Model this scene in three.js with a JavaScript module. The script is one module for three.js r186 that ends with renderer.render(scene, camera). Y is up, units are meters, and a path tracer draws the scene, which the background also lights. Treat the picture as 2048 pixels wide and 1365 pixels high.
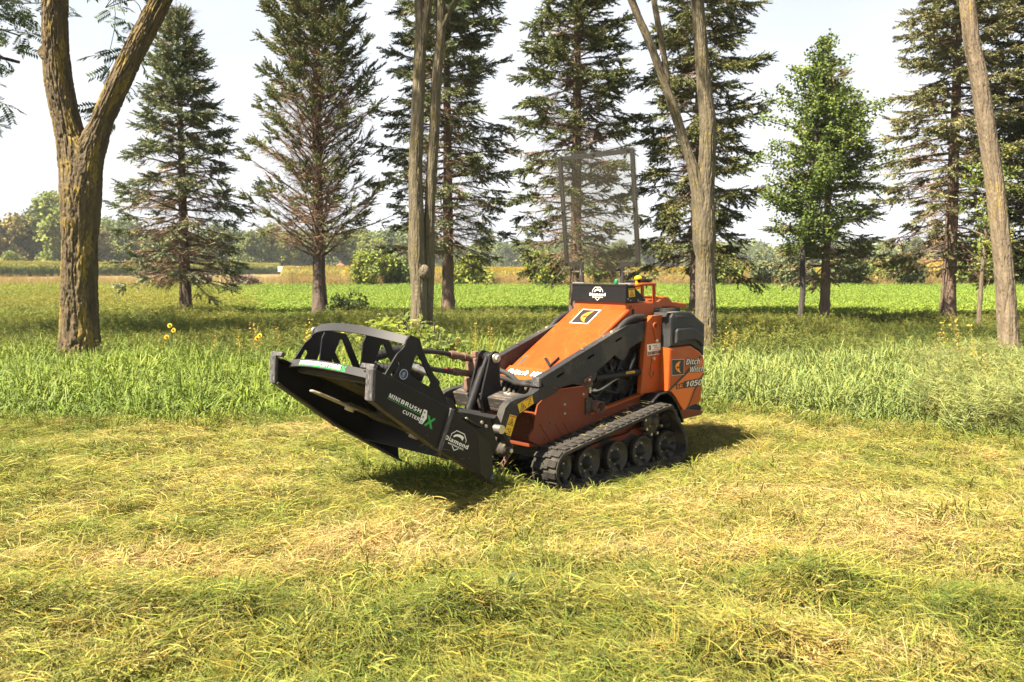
import * as THREE from 'three';
import { mergeGeometries, mergeVertices, toCreasedNormals } from 'three/addons/utils/BufferGeometryUtils.js';
import { RoundedBoxGeometry } from 'three/addons/geometries/RoundedBoxGeometry.js';

// ---------------------------------------------------------------- camera, sky, sun, exposure
const scene = new THREE.Scene();
const camera = new THREE.PerspectiveCamera(41.53, 1024 / 682, 0.05, 2500);
camera.position.set(0, 1.5, 0);
camera.rotation.x = -Math.atan(147.5 / 1800);
camera.focus = 6.3;
camera.userData.fStop = 4.2;
scene.add(camera);

const renderer = new THREE.WebGLRenderer({ antialias: true });
renderer.toneMapping = THREE.LinearToneMapping;
renderer.toneMappingExposure = 4.6;
renderer.shadowMap.enabled = true;

const SUN_UP = 55 * Math.PI / 180, SUN_FRONT = 34 * Math.PI / 180;
const sunDir = new THREE.Vector3(-Math.cos(SUN_UP) * Math.cos(SUN_FRONT), Math.sin(SUN_UP), Math.cos(SUN_UP) * Math.sin(SUN_FRONT));
const sun = new THREE.DirectionalLight(0xfff0da, 5.0);
sun.position.copy(sunDir).multiplyScalar(120);
sun.castShadow = true;
sun.shadow.radius = 1.6;
sun.shadow.mapSize.set(4096, 4096);
Object.assign(sun.shadow.camera, { left: -40, right: 40, top: 40, bottom: -40, near: 1, far: 300 });
scene.add(sun); scene.add(sun.target);

// thin bright haze: nearly white low down, pale blue higher up, a wide soft aureole round the sun
{
  const W = 512, H = 256, data = new Float32Array(W * H * 4);
  const hash = (i, j) => { const s = Math.sin(i * 127.1 + j * 311.7) * 43758.5453; return s - Math.floor(s); };
  const vn = (x, y, per) => { const i = Math.floor(x), j = Math.floor(y), u = x - i, v = y - j, a = u * u * (3 - 2 * u), b = v * v * (3 - 2 * v), w = (k) => ((k % per) + per) % per;
    return (hash(w(i), j) * (1 - a) + hash(w(i + 1), j) * a) * (1 - b) + (hash(w(i), j + 1) * (1 - a) + hash(w(i + 1), j + 1) * a) * b; };
  for (let r = 0; r < H; r++) {
    const el = ((r + 0.5) / H - 0.5) * Math.PI, y = Math.sin(el), t = Math.max(0, y);
    for (let c = 0; c < W; c++) {
      const th = ((c + 0.5) / W - 0.5) * 2 * Math.PI, x = Math.cos(el) * Math.cos(th), z = Math.cos(el) * Math.sin(th);
      const cs = x * sunDir.x + y * sunDir.y + z * sunDir.z;
      const veil = 0.5 * vn(c / W * 24, el * 14, 24) + 0.3 * vn(c / W * 48, el * 34, 48) + 0.2 * vn(c / W * 96, el * 70, 96);
      const k = Math.min(1, Math.max(0, (t - 0.22) / 0.6)), kb = Math.min(1, Math.max(0, (t - 0.04) / 0.6)), w = (1 - 0.62 * k) * (0.93 + 0.14 * veil);
      const lift = 0.18 * Math.pow(Math.max(0, cs), 24);
      const wash = Math.min(1, Math.max(0, veil * 1.5 - 0.25)), bl = (0.05 + 0.5 * kb) * (1 - 0.72 * wash) + 0.03;
      const o = (r * W + c) * 4, L = 0.246;
      data[o] = L * w * (1 - bl * 0.62) + lift; data[o + 1] = L * w * (1 - bl * 0.34) + lift; data[o + 2] = L * w * (1.015 + bl * 0.02) + lift; data[o + 3] = 1;
      if (y < 0) { const g = Math.min(1, -y * 12); data[o] = data[o] * (1 - g) + 0.08 * g; data[o + 1] = data[o + 1] * (1 - g) + 0.09 * g; data[o + 2] = data[o + 2] * (1 - g) + 0.045 * g; }
    }
  }
  const sky = new THREE.DataTexture(data, W, H, THREE.RGBAFormat, THREE.FloatType);
  sky.mapping = THREE.EquirectangularReflectionMapping; sky.magFilter = THREE.LinearFilter; sky.needsUpdate = true;
  scene.background = sky; scene.environment = sky;
}
scene.fog = new THREE.FogExp2(new THREE.Color(0.86, 0.93, 1.0), 0.00028);

// ---------------------------------------------------------------- helpers
function rngOf(seed) { let a = seed >>> 0; return () => { a = (a + 0x6d2b79f5) | 0; let t = Math.imul(a ^ (a >>> 15), 1 | a); t = (t + Math.imul(t ^ (t >>> 7), 61 | t)) ^ t; return ((t ^ (t >>> 14)) >>> 0) / 4294967296; }; }
const between = (r, a, b) => a + (b - a) * r();
const clamp = THREE.MathUtils.clamp, lerp = THREE.MathUtils.lerp, sstep = (x, a, b) => { const t = clamp((x - a) / (b - a), 0, 1); return t * t * (3 - 2 * t); };
function hash2(i, j) { let h = Math.imul(i, 374761393) + Math.imul(j, 668265263) | 0; h = Math.imul(h ^ (h >>> 13), 1274126177); return ((h ^ (h >>> 16)) >>> 0) / 4294967296; }
function noise(x, y) { const i = Math.floor(x), j = Math.floor(y), u = x - i, v = y - j, a = u * u * (3 - 2 * u), b = v * v * (3 - 2 * v);
  return lerp(lerp(hash2(i, j), hash2(i + 1, j), a), lerp(hash2(i, j + 1), hash2(i + 1, j + 1), a), b); }
function fbm(x, y, n = 4) { let s = 0, a = 0.5, t = 0; for (let k = 0; k < n; k++) { s += a * noise(x, y); t += a; a *= 0.5; x = x * 2.03 + 17.1; y = y * 2.03 + 9.7; } return s / t; }

const taken = new Map();
function numbered(name) { const n = taken.get(name) ?? 0; taken.set(name, n + 1); return n ? name + '_' + String(n).padStart(3, '0') : name; }
function tag(o, label, category, group, kind) { if (label) o.userData.label = label; if (category) o.userData.category = category; if (group) o.userData.group = group; if (kind) o.userData.kind = kind; return o; }
function thing(name, label, category, [x, y, z] = [0, 0, 0], turn = 0, group) {
  const o = new THREE.Group(); o.name = numbered(name); o.position.set(x, y, z); o.rotation.y = turn; scene.add(o); return tag(o, label, category, group);
}
function plain(g) { const q = g.index ? g.toNonIndexed() : g; for (const k of Object.keys(q.attributes)) if (!['position', 'normal', 'uv'].includes(k)) q.deleteAttribute(k);
  if (!q.attributes.uv) q.setAttribute('uv', new THREE.BufferAttribute(new Float32Array(q.attributes.position.count * 2), 2)); q.morphAttributes = {}; return q; }
function obj(name, geos, mat, parent = scene) {
  const list = [].concat(geos), g = list.length === 1 ? list[0] : mergeGeometries(list.map(plain));
  const m = new THREE.Mesh(g, mat); m.name = parent === scene ? numbered(name) : name; m.castShadow = m.receiveShadow = true; parent.add(m); return m;
}
function swarm(name, geo, mat, mats, cols, parent = scene) {
  const m = new THREE.InstancedMesh(geo, mat, mats.length); m.name = parent === scene ? numbered(name) : name;
  mats.forEach((q, i) => m.setMatrixAt(i, q)); if (cols) cols.forEach((c, i) => m.setColorAt(i, c));
  m.castShadow = m.receiveShadow = true; m.userData.kind = 'stuff'; parent.add(m); return m;
}
const V = (x, y, z) => new THREE.Vector3(x, y, z);
const UPV = V(0, 1, 0);
function pose(p, q, s) { return new THREE.Matrix4().compose(p, q, typeof s === 'number' ? V(s, s, s) : s); }
function shapeOf(pts) { const s = new THREE.Shape(); pts.forEach(([x, y], i) => i ? s.lineTo(x, y) : s.moveTo(x, y)); s.closePath(); return s; }
// a plate with its outline in x, y and its thickness from z0 to z1, edges chamfered by b
function plate(pts, z0, z1, b = 0.003, holes = []) {
  const s = pts.isShape ? pts : shapeOf(pts); holes.forEach((h) => s.holes.push(h.isPath ? h : new THREE.Path(h.map(([x, y]) => new THREE.Vector2(x, y)))));
  const g = new THREE.ExtrudeGeometry(s, { depth: Math.max(0.001, z1 - z0 - 2 * b), bevelEnabled: b > 0, bevelSize: b, bevelThickness: b, bevelOffset: -b, bevelSegments: 2, curveSegments: 16 });
  g.translate(0, 0, z0 + b); return g;
}
function boxy(x0, x1, y0, y1, z0, z1, r = 0.004) { const g = r ? new RoundedBoxGeometry(x1 - x0, y1 - y0, z1 - z0, 2, Math.min(r, (x1 - x0) / 2.1, (y1 - y0) / 2.1, (z1 - z0) / 2.1)) : new THREE.BoxGeometry(x1 - x0, y1 - y0, z1 - z0); g.translate((x0 + x1) / 2, (y0 + y1) / 2, (z0 + z1) / 2); return g; }
function along(g, a, b) { const A = V(...a), B = V(...b), d = B.clone().sub(A); g.applyQuaternion(new THREE.Quaternion().setFromUnitVectors(UPV, d.clone().normalize())); const c = A.add(B).multiplyScalar(0.5); g.translate(c.x, c.y, c.z); return g; }
const len = (a, b) => Math.hypot(a[0] - b[0], a[1] - b[1], a[2] - b[2]);
const rod = (a, b, r, n = 16, r2 = r) => along(new THREE.CylinderGeometry(r2, r, len(a, b), n), a, b);
// beam of rectangular section; turn about its own axis
function beam(a, b, w, t, turn = 0, r = 0.003) { const g = new RoundedBoxGeometry(w, len(a, b), t, 2, Math.min(r, w / 2.1, t / 2.1)); g.rotateY(turn); return along(g, a, b); }
const hose = (pts, r, seg = 24, n = 8) => new THREE.TubeGeometry(new THREE.CatmullRomCurve3(pts.map((p) => V(...p))), seg, r, n);
// turned piece about an axis through c along z (profile of [radius, z])
function turned(c, prof, n = 32) { const g = new THREE.LatheGeometry(prof.map(([r, z]) => new THREE.Vector2(r, z)), n); g.rotateX(Math.PI / 2); g.translate(...c); return g; }
function bolt(c, r = 0.009, h = 0.008, axis = 'z') { const g = new THREE.CylinderGeometry(r, r, h, 6); if (axis === 'z') g.rotateX(Math.PI / 2); if (axis === 'x') g.rotateZ(Math.PI / 2); g.translate(...c); return g; }
const spot = (bearing, d) => [bearing * d, 0, -d];

// ---------------------------------------------------------------- materials
function canvasTex(w, h, draw, repeat) { const c = document.createElement('canvas'); c.width = w; c.height = h; draw(c.getContext('2d'), w, h); const t = new THREE.CanvasTexture(c); t.colorSpace = THREE.SRGBColorSpace; t.anisotropy = 8; if (repeat) { t.wrapS = t.wrapT = THREE.RepeatWrapping; t.repeat.set(repeat, repeat); } return t; }
// grain texture: mottled values round 1 that tint a colour, as linear data. fn(x, y) -> [r, g, b], tiling not required to be seen
function dataTex(n, fn, repeat, srgb = false) { const d = new Uint8Array(n * n * 4); for (let j = 0; j < n; j++) for (let i = 0; i < n; i++) { const v = fn(i / n, j / n), o = (j * n + i) * 4; d[o] = clamp(v[0], 0, 1) * 255; d[o + 1] = clamp(v[1], 0, 1) * 255; d[o + 2] = clamp(v[2], 0, 1) * 255; d[o + 3] = 255; }
  const t = new THREE.DataTexture(d, n, n); t.wrapS = t.wrapT = THREE.MirroredRepeatWrapping; t.magFilter = THREE.LinearFilter; t.minFilter = THREE.LinearMipmapLinearFilter; t.generateMipmaps = true; if (srgb) t.colorSpace = THREE.SRGBColorSpace; if (repeat) t.repeat.set(repeat, repeat); t.needsUpdate = true; return t; }
const mix3 = (a, b, t) => [lerp(a[0], b[0], t), lerp(a[1], b[1], t), lerp(a[2], b[2], t)];
const C = (r, g, b) => new THREE.Color().setRGB(r, g, b);
function std(r, g, b, rough = 0.6, metal = 0, more = {}) { return new THREE.MeshStandardMaterial({ color: C(r, g, b), roughness: rough, metalness: metal, ...more }); }
// painted or dusty metal: base colour with patches and specks of a second colour (dust, wear)
function worn(base, dirt, amount, rough, seed, scale = 6, more = {}) {
  const r = rngOf(seed), specks = new Float32Array(256 * 256);
  for (let k = 0; k < 500; k++) { const x = Math.floor(r() * 256), y = Math.floor(r() * 256), l = 1 + Math.floor(r() * 14), a = r() * 6.28, s = r(); for (let q = 0; q < l; q++) specks[((y + Math.round(Math.sin(a) * q)) & 255) * 256 + ((x + Math.round(Math.cos(a) * q)) & 255)] = s; }
  const map = dataTex(256, (x, y) => { const f = fbm(x * scale + seed, y * scale, 5), g = noise(x * 110 + seed, y * 110), s = specks[Math.floor(y * 256) * 256 + Math.floor(x * 256)]; const t = clamp(amount * (sstep(f, 0.45, 0.75) * 0.8 + 0.35 * (g - 0.4)) + s * amount * 0.9, 0, 1); return mix3(base, dirt, t).map((v) => Math.pow(v, 1 / 2.2)); }, 1.2, true);
  const bump = dataTex(128, (x, y) => { const g = noise(x * 60, y * 60) * 0.6 + noise(x * 25 + 9, y * 25) * 0.4; return [g, g, g]; }, 4);
  return new THREE.MeshPhysicalMaterial({ map, roughness: rough, bumpMap: bump, bumpScale: 0.0008, specularIntensity: 0.6, ...more });
}
// hood paint: orange with fine swirling scratches and a few bare specks
function hoodPaint() {
  const r = rngOf(71), map = canvasTex(1024, 1024, (g, w) => { g.fillStyle = '#a04a10'; g.fillRect(0, 0, w, w); const img = g.getImageData(0, 0, w, w), d = img.data; for (let j = 0; j < w; j++) for (let i = 0; i < w; i++) { const v = 0.92 + 0.14 * (fbm(i / 90, j / 90, 4) - 0.5) + 0.10 * (hash2(i, j) - 0.5), k = (j * w + i) * 4; d[k] = 160 * v; d[k + 1] = 68 * (v + 0.10 * (fbm(i / 40 + 9, j / 40, 3) - 0.5)); d[k + 2] = 17 * v; } g.putImageData(img, 0, 0);
    for (let k = 0; k < 130; k++) { g.strokeStyle = 'rgba(226,152,84,' + between(r, 0.2, 0.75).toFixed(2) + ')'; g.lineWidth = between(r, 0.8, 2.4); const x = r() * w, y = r() * w, a = r() * 6.28, l = between(r, 30, 260); g.beginPath(); g.moveTo(x, y); g.bezierCurveTo(x + Math.cos(a) * l * 0.4, y + Math.sin(a) * l * 0.4, x + Math.cos(a + 0.7) * l * 0.7, y + Math.sin(a + 0.7) * l * 0.7, x + Math.cos(a + between(r, -0.8, 1.4)) * l, y + Math.sin(a + between(r, -0.8, 1.4)) * l); g.stroke(); }
    for (let k = 0; k < 220; k++) { g.fillStyle = r() < 0.5 ? 'rgba(90,40,16,0.6)' : 'rgba(190,130,80,0.6)'; g.fillRect(r() * w, r() * w, between(r, 1, 4), between(r, 1, 3)); } });
  map.wrapS = map.wrapT = THREE.MirroredRepeatWrapping; map.repeat.set(1.15, 1.15); return new THREE.MeshPhysicalMaterial({ map, roughness: 0.42, specularIntensity: 0.6 });
}
const M = {
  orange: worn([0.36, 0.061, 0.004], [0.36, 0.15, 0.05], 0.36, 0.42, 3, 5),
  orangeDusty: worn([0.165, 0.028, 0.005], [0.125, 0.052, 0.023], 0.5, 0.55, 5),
  hood: hoodPaint(), black: worn([0.007, 0.007, 0.008], [0.022, 0.020, 0.018], 0.3, 0.45, 7, 6, { specularIntensity: 0.4 }),
  blackDusty: worn([0.016, 0.016, 0.017], [0.10, 0.088, 0.07], 0.5, 0.55, 9),
  plastic: worn([0.022, 0.023, 0.025], [0.06, 0.058, 0.054], 0.4, 0.55, 11, 5),
  under: worn([0.03, 0.027, 0.022], [0.14, 0.11, 0.06], 0.75, 0.75, 13, 5),
  rubber: worn([0.013, 0.0125, 0.012], [0.12, 0.10, 0.07], 0.55, 0.85, 15, 9),
  rim: worn([0.045, 0.039, 0.031], [0.15, 0.125, 0.088], 0.6, 0.55, 17),
  engine: worn([0.012, 0.012, 0.012], [0.06, 0.05, 0.04], 0.5, 0.6, 19),
  hose: worn([0.016, 0.016, 0.016], [0.09, 0.08, 0.065], 0.4, 0.55, 21),
  scuffed: worn([0.035, 0.035, 0.037], [0.22, 0.21, 0.2], 0.6, 0.5, 23, 8),
  steel: std(0.55, 0.54, 0.52, 0.3, 1), zinc: std(0.5, 0.48, 0.42, 0.38, 0.9), rusty: worn([0.14, 0.07, 0.045], [0.26, 0.19, 0.14], 0.6, 0.75, 25),
  cream: std(0.42, 0.36, 0.25, 0.5), yellow: std(0.75, 0.46, 0.01, 0.45), green: std(0.02, 0.30, 0.12, 0.4), white: std(0.8, 0.8, 0.78, 0.5),
};
// ---------------------------------------------------------------- ground: one sheet to the horizon
// line where the mown patch ends and the standing grass begins: distance from the camera for a sideways position x
function mownEdge(x) {
  const base = x < -2.3 ? 8.4 : x < 1.2 ? lerp(8.4, 9.3, (x + 2.3) / 3.5) : x < 2.2 ? 9.3 : x < 3.9 ? lerp(9.3, 7.6, (x - 2.2) / 1.7) : 7.6 - (x - 3.9) * 0.25;
  return base + 0.45 * (fbm(x * 0.9 + 40, 3.3, 3) - 0.5);
}
// low swells of the cut hay
function groundY(x, z) {
  const d = -z; if (d > 30) return 0;
  const m = sstep(d, 14, 6), nearMachine = Math.hypot((x - 0.45) / 1.5, (z + 6.4) / 1.5), flat = sstep(nearMachine, 0.7, 1.5);
  let h = 0.12 * (fbm(x * 1.9 + 5, z * 1.9, 3) - 0.5) + 0.065 * (noise(x * 5, z * 5 + 30) - 0.5);
  for (const [cx, cz, a, rx, rz] of HUMMOCKS) h += a * Math.exp(-(((x - cx) / rx) ** 2 + ((z - cz) / rz) ** 2));
  // pressed down beside the near track, heaped where the deck's rear corner rests in the standing grass
  const a = x - 0.052, b = z + 6.352, u = a * 0.723 - b * 0.691, w = a * 0.691 + b * 0.723;
  const rut = sstep(u, -0.75, -0.25) * sstep(u, 2.0, 1.45) * sstep(w, 0.1, 0.45) * sstep(w, 1.25, 0.75), heap = Math.exp(-(((u + 0.72) / 0.30) ** 2 + ((w - 0.36) / 0.42) ** 2));
  return h * m * flat - 0.05 * rut + 0.11 * heap;
}
const HUMMOCKS = [[1.35, -3.95, 0.12, 0.24, 0.15], [-0.2, -3.62, 0.13, 0.30, 0.11], [-2.0, -3.75, 0.10, 0.42, 0.16], [-1.1, -3.72, 0.09, 0.26, 0.13], [2.3, -5.1, 0.06, 0.5, 0.2], [-3.6, -6.2, 0.07, 0.5, 0.25], [0.15, -4.9, 0.05, 0.4, 0.2], [0.9, -3.35, 0.08, 0.3, 0.12], [-1.6, -5.6, 0.05, 0.5, 0.3], [-0.7, -3.45, 0.07, 0.25, 0.10], [1.9, -3.6, 0.07, 0.3, 0.14]];
// dryness of the mown hay, 0 green .. 1 straw
function dry(x, z) { let t = 0.55 * fbm(x * 0.55 + 11, z * 0.8 + 4, 4) + 0.45 * fbm(x * 2.6 + 3, z * 3.4 + 8, 3); t = 0.17 + 0.52 * sstep(t, 0.3, 0.74);
  for (const [cx, cz, rx, rz, a] of DRY) t += a * Math.exp(-(((x - cx) / rx) ** 2 + ((z - cz) / rz) ** 2)); return clamp(t, 0, 1); }
const DRY = [[-1.5, -4.35, 1.2, 0.3, 0.5], [-0.75, -4.7, 0.7, 0.3, 0.3], [1.9, -4.75, 0.8, 0.3, 0.5], [1.35, -5.7, 0.9, 0.3, 0.3], [2.6, -3.6, 0.9, 0.5, -0.15], [-1.6, -8.0, 0.8, 0.25, 0.45], [-3.4, -7.2, 1.4, 0.5, -0.2], [-1.3, -6.8, 0.9, 0.7, -0.15], [1.3, -3.9, 0.32, 0.22, -0.15], [1.2, -3.2, 1.0, 0.3, 0.12], [0.6, -4.4, 0.5, 0.3, 0.2]];
{
  const xs = [], zs = [];
  for (let x = -10; x <= 10.001; x += 0.14) xs.push(x);
  for (let k = 1, x = 10, s = 0.3; x < 900; k++) { s *= 1.22; x += s; xs.push(x); xs.unshift(-x); }
  for (let z = 1; z >= -14; z -= 0.14) zs.push(z);
  for (let z = -14, s = 0.3; z > -1500;) { s *= 1.13; z -= s; zs.push(z); }
  for (let z = 1, s = 0.5; z < 200;) { s *= 1.5; z += s; zs.unshift(z); }
  const nx = xs.length, nz = zs.length, pos = new Float32Array(nx * nz * 3), col = new Float32Array(nx * nz * 3), uv = new Float32Array(nx * nz * 2), idx = [];
  zs.forEach((z, j) => xs.forEach((x, i) => {
    const o = j * nx + i, d = -z, n = fbm(x * 0.7, z * 0.7, 4), w = fbm(x * 0.09 + 3, z * 0.06, 4);
    pos.set([x, groundY(x, z) - 0.01, z], o * 3); uv.set([x / 1.3, z / 1.3], o * 2);
    let c;
    const mown = mix3([0.035, 0.036, 0.010], [0.12, 0.09, 0.035], dry(x, z) * 0.8 + 0.2 * n);
    const rough = mix3([0.035, 0.04, 0.012], [0.06, 0.055, 0.02], n), field = mix3([0.13, 0.19, 0.018], [0.18, 0.225, 0.026], w), leftMeadow = mix3([0.17, 0.195, 0.03], [0.22, 0.18, 0.042], w), straw = mix3([0.22, 0.17, 0.07], [0.17, 0.15, 0.045], w);
    const e = mownEdge(x);
    c = d < e ? mown : d < 21 ? mix3(rough, rough, 0) : mix3(rough, field, sstep(d, 21, 24));
    if (d > 18) { const L = sstep(-x / d, 0.28, 0.44); c = mix3(c, leftMeadow, L * sstep(d, 19, 24)); }
    const far = x / d < -0.28 ? 80 : 61; c = mix3(c, straw, sstep(d, far - 2, far + 1));
    col.set(c, o * 3);
  }));
  for (let j = 0; j < nz - 1; j++) for (let i = 0; i < nx - 1; i++) { const a = j * nx + i, b = a + 1, q = a + nx, e = q + 1; idx.push(a, b, q, b, e, q); }
  const g = new THREE.BufferGeometry(); g.setAttribute('position', new THREE.BufferAttribute(pos, 3)); g.setAttribute('color', new THREE.BufferAttribute(col, 3)); g.setAttribute('uv', new THREE.BufferAttribute(uv, 2)); g.setIndex(idx); g.computeVertexNormals();
  const grain = dataTex(512, (x, y) => { const a = noise(x * 200, y * 60) * 0.5 + noise(x * 50 + 7, y * 210) * 0.5, b = fbm(x * 22, y * 22, 4), v = clamp(0.35 + 0.9 * (a * 0.6 + b * 0.4), 0, 1); return [v, v * 0.97, v * 0.92]; }, 0);
  grain.wrapS = grain.wrapT = THREE.RepeatWrapping;
  const m = new THREE.MeshStandardMaterial({ vertexColors: true, roughness: 0.95, map: grain, bumpMap: grain, bumpScale: 0.02 });
  tag(obj('ground', g, m), 'mown hay ground running into the green field and straw verge', null, null, 'structure');
}

// ---------------------------------------------------------------- foliage building blocks
// flat blade or leaf strips gathered into one geometry with vertex colours
class Strips {
  constructor() { this.p = []; this.c = []; this.i = []; }
  // pts: centre line; w: half width at each; side: direction across; colour a at foot, b at tip
  strip(pts, w, side, a, b) {
    const s = this.p.length / 3, n = pts.length;
    pts.forEach((q, k) => { const t = k / (n - 1), c = mix3(a, b, t), ww = w[k]; this.p.push(q.x - side.x * ww, q.y - side.y * ww, q.z - side.z * ww, q.x + side.x * ww, q.y + side.y * ww, q.z + side.z * ww); this.c.push(...c, ...c); });
    for (let k = 0; k < n - 1; k++) { const o = s + 2 * k; this.i.push(o, o + 1, o + 2, o + 1, o + 3, o + 2); }
  }
  tri(a, b, d, c) { const s = this.p.length / 3; for (const q of [a, b, d]) this.p.push(q.x, q.y, q.z), this.c.push(...c); this.i.push(s, s + 1, s + 2); }
  // a folded leaf: two triangles either side of its midrib
  leaf(base, dir, across, l, w, c) {
    const up = V(0, 0, 0).crossVectors(dir, across).normalize(), tip = base.clone().addScaledVector(dir, l), mid = base.clone().addScaledVector(dir, l * 0.45);
    const a = mid.clone().addScaledVector(across, w).addScaledVector(up, w * 0.35), b = mid.clone().addScaledVector(across, -w).addScaledVector(up, w * 0.35);
    this.tri(base, a, tip, c); this.tri(base, tip, b, c);
  }
  get empty() { return !this.i.length; }
  geometry() { const g = new THREE.BufferGeometry(); g.setAttribute('position', new THREE.BufferAttribute(new Float32Array(this.p), 3)); g.setAttribute('color', new THREE.BufferAttribute(new Float32Array(this.c), 3)); g.setIndex(this.i); g.computeVertexNormals(); return g; }
}
const leafMat = (through = 0.3, rough = 0.75, more = {}) => new THREE.MeshPhysicalMaterial({ vertexColors: true, roughness: rough, transmission: through, thickness: 0, side: THREE.DoubleSide, specularIntensity: 0.6, ...more });
const FOLIAGE = leafMat(0.3, 0.85), GRASS = leafMat(0.34, 0.85, { specularIntensity: 0.3 }), GLOSSY = leafMat(0.28, 0.62, { specularIntensity: 0.5 }), NEEDLE = leafMat(0.10, 0.9, { specularIntensity: 0.4 }), TWIG = new THREE.MeshStandardMaterial({ vertexColors: true, roughness: 0.9, side: THREE.DoubleSide });
const ux = (r) => { const z = r() * 2 - 1, a = r() * 6.2832, s = Math.sqrt(1 - z * z); return V(s * Math.cos(a), z, s * Math.sin(a)); };
const vary = (c, r, k = 0.2) => { const s = 1 + (r() * 2 - 1) * k, t = (r() * 2 - 1) * k * 0.5; return [c[0] * s * (1 + t), c[1] * s, c[2] * s * (1 - t)]; };
const tint = (r, a, b, k = 0.18) => { const c = vary(mix3(a, b, r()), r, k); return C(c[0], c[1], c[2]); };
function leafCluster(seed, n, spread, l, w, flat = 1) { const r = rngOf(seed), s = new Strips(); for (let k = 0; k < n; k++) { const p = ux(r).multiplyScalar(spread * Math.cbrt(r())); p.y *= flat; const d = ux(r); d.y = d.y * 0.5 - 0.15; d.normalize(); const a = V(0, 0, 0).crossVectors(d, ux(r)).normalize(); s.leaf(p, d, a, l * between(r, 0.7, 1.2), w * between(r, 0.7, 1.2), vary([1, 1, 1], r, 0.3)); } return s.geometry(); }

// bark: rough tube round a bent centre line. rows of [point, radius]; ridges cut by noise to depth
function barkTube(line, seg, rings, ridge, seed, furrow = 7, near = null) {
  const toNear = (p) => { let m = 9; for (let i = 0; i + 1 < near.length; i++) { const a = near[i], b = near[i + 1], A2 = V(a[0], a[1], a[2]), ab = V(b[0], b[1], b[2]).sub(A2), t = clamp(p.clone().sub(A2).dot(ab) / ab.lengthSq(), 0, 1); m = Math.min(m, A2.addScaledVector(ab, t).distanceTo(p) - lerp(a[3], b[3], t)); } return m; };
  const curve = new THREE.CatmullRomCurve3(line.map((q) => V(q[0], q[1], q[2]))), pos = [], uv = [], idx = [], col = [];
  const N = line.length - 1, girth = 2 * Math.max(1, Math.round(Math.max(...line.map((q) => q[3])) * 3.5)); let L = 0; const A = V(1, 0, 0);
  for (let j = 0; j <= rings; j++) {
    const t = j / rings, p = curve.getPoint(t), d = curve.getTangent(t), k = Math.min(N - 1, Math.floor(t * N)), f = t * N - k, rad = lerp(line[k][3], line[k + 1][3], f * f * (3 - 2 * f));
    const b = V(0, 0, 0).crossVectors(d, A).normalize(), a = V(0, 0, 0).crossVectors(b, d).normalize();
    if (j) L += p.distanceTo(curve.getPoint((j - 1) / rings));
    for (let i = 0; i <= seg; i++) {
      const th = i / seg * 6.283185, u = i % seg, cx = Math.cos(th), sx = Math.sin(th);
      const wob = 1 + 0.10 * (fbm(cx * 1.3 + seed, sx * 1.3 + L * 0.9, 3) - 0.5);
      const warp = L * 1.1 + 2.2 * fbm(cx * 2 + seed + 7, sx * 2 + L * 1.5, 2);
      const per = 2 * furrow, au = u / seg * per, wrapN = (v, w, P) => { const fr = v - Math.floor(v), i0 = ((Math.floor(v) % P) + P) % P, i1 = (i0 + 1) % P, s2 = fr * fr * (3 - 2 * fr); return lerp(noise(i0 + seed * 31, w), noise(i1 + seed * 31, w), s2); };
      const n1 = 0.68 * wrapN(au + 0.55 * Math.sin(L * 4.2 + seed + 3 * wrapN(au * 0.25, L * 0.7, Math.max(1, per / 4 | 0))), L * 2.3, per) + 0.32 * wrapN(au * 2, L * 5, per * 2), n2 = wrapN(au * 4, L * 12, per * 4);
      const crack = Math.exp(-(((n1 - 0.5) / 0.045) ** 2)) + 0.5 * Math.exp(-(((n2 - 0.5) / 0.08) ** 2));
      let rr = rad * wob + ridge * (0.3 + 0.45 * (wrapN(au * 0.5 + 5, L * 1.7, furrow) - 0.5) + 0.7 * (n2 - 0.5) - 1.1 * crack);
      if (near) { const q0 = p.clone().addScaledVector(a, cx * rr).addScaledVector(b, sx * rr), dn = toNear(q0), K = 0.26; rr += Math.max(0, 1 - Math.max(0, dn) / K) ** 2 * K / 4; }
      const q = p.clone().addScaledVector(a, cx * rr).addScaledVector(b, sx * rr);
      pos.push(q.x, q.y, q.z); uv.push(i / seg * girth, L);
    }
  }
  const w = seg + 1; for (let j = 0; j < rings; j++) for (let i = 0; i < seg; i++) { const o = j * w + i; idx.push(o, o + w, o + 1, o + 1, o + w, o + w + 1); }
  const g = new THREE.BufferGeometry(); g.setAttribute('position', new THREE.Float32BufferAttribute(pos, 3)); g.setAttribute('uv', new THREE.Float32BufferAttribute(uv, 2)); g.setIndex(idx); g.computeVertexNormals(); return g;
}
function barkMat(a, b, lichen, amount, seed, bump = 0.02) {
  const map = dataTex(256, (x, y) => { const f = noise(x * 26 + 2 * fbm(x * 5, y * 5 + seed, 2), y * 5 + seed), g = fbm(x * 30 + seed, y * 30, 3), li = sstep(0.6 * fbm(x * 14 + seed, y * 3.4 + 3, 4) + 0.4 * fbm(x * 4 + 9, y * 2 + seed, 2) + 0.22 * (noise(x * 70, y * 40) - 0.5), 0.66 - amount, 0.86 - amount); let c = mix3(a, b, clamp(f * 0.65 + g * 0.5 - 0.1, 0, 1)); c = mix3(c, lichen, li * 0.85); return c.map((v) => Math.pow(v, 1 / 2.2)); }, 0.7, true);
  const bm = dataTex(256, (x, y) => { const f = noise(x * 30 + 2 * fbm(x * 6, y * 6 + seed, 2), y * 6 + seed), g = fbm(x * 40 + seed, y * 40, 3), v = 0.65 * f + 0.35 * g; return [v, v, v]; }, 0.7);
  return new THREE.MeshStandardMaterial({ map, bumpMap: bm, bumpScale: bump, roughness: 0.92 });
}
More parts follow.
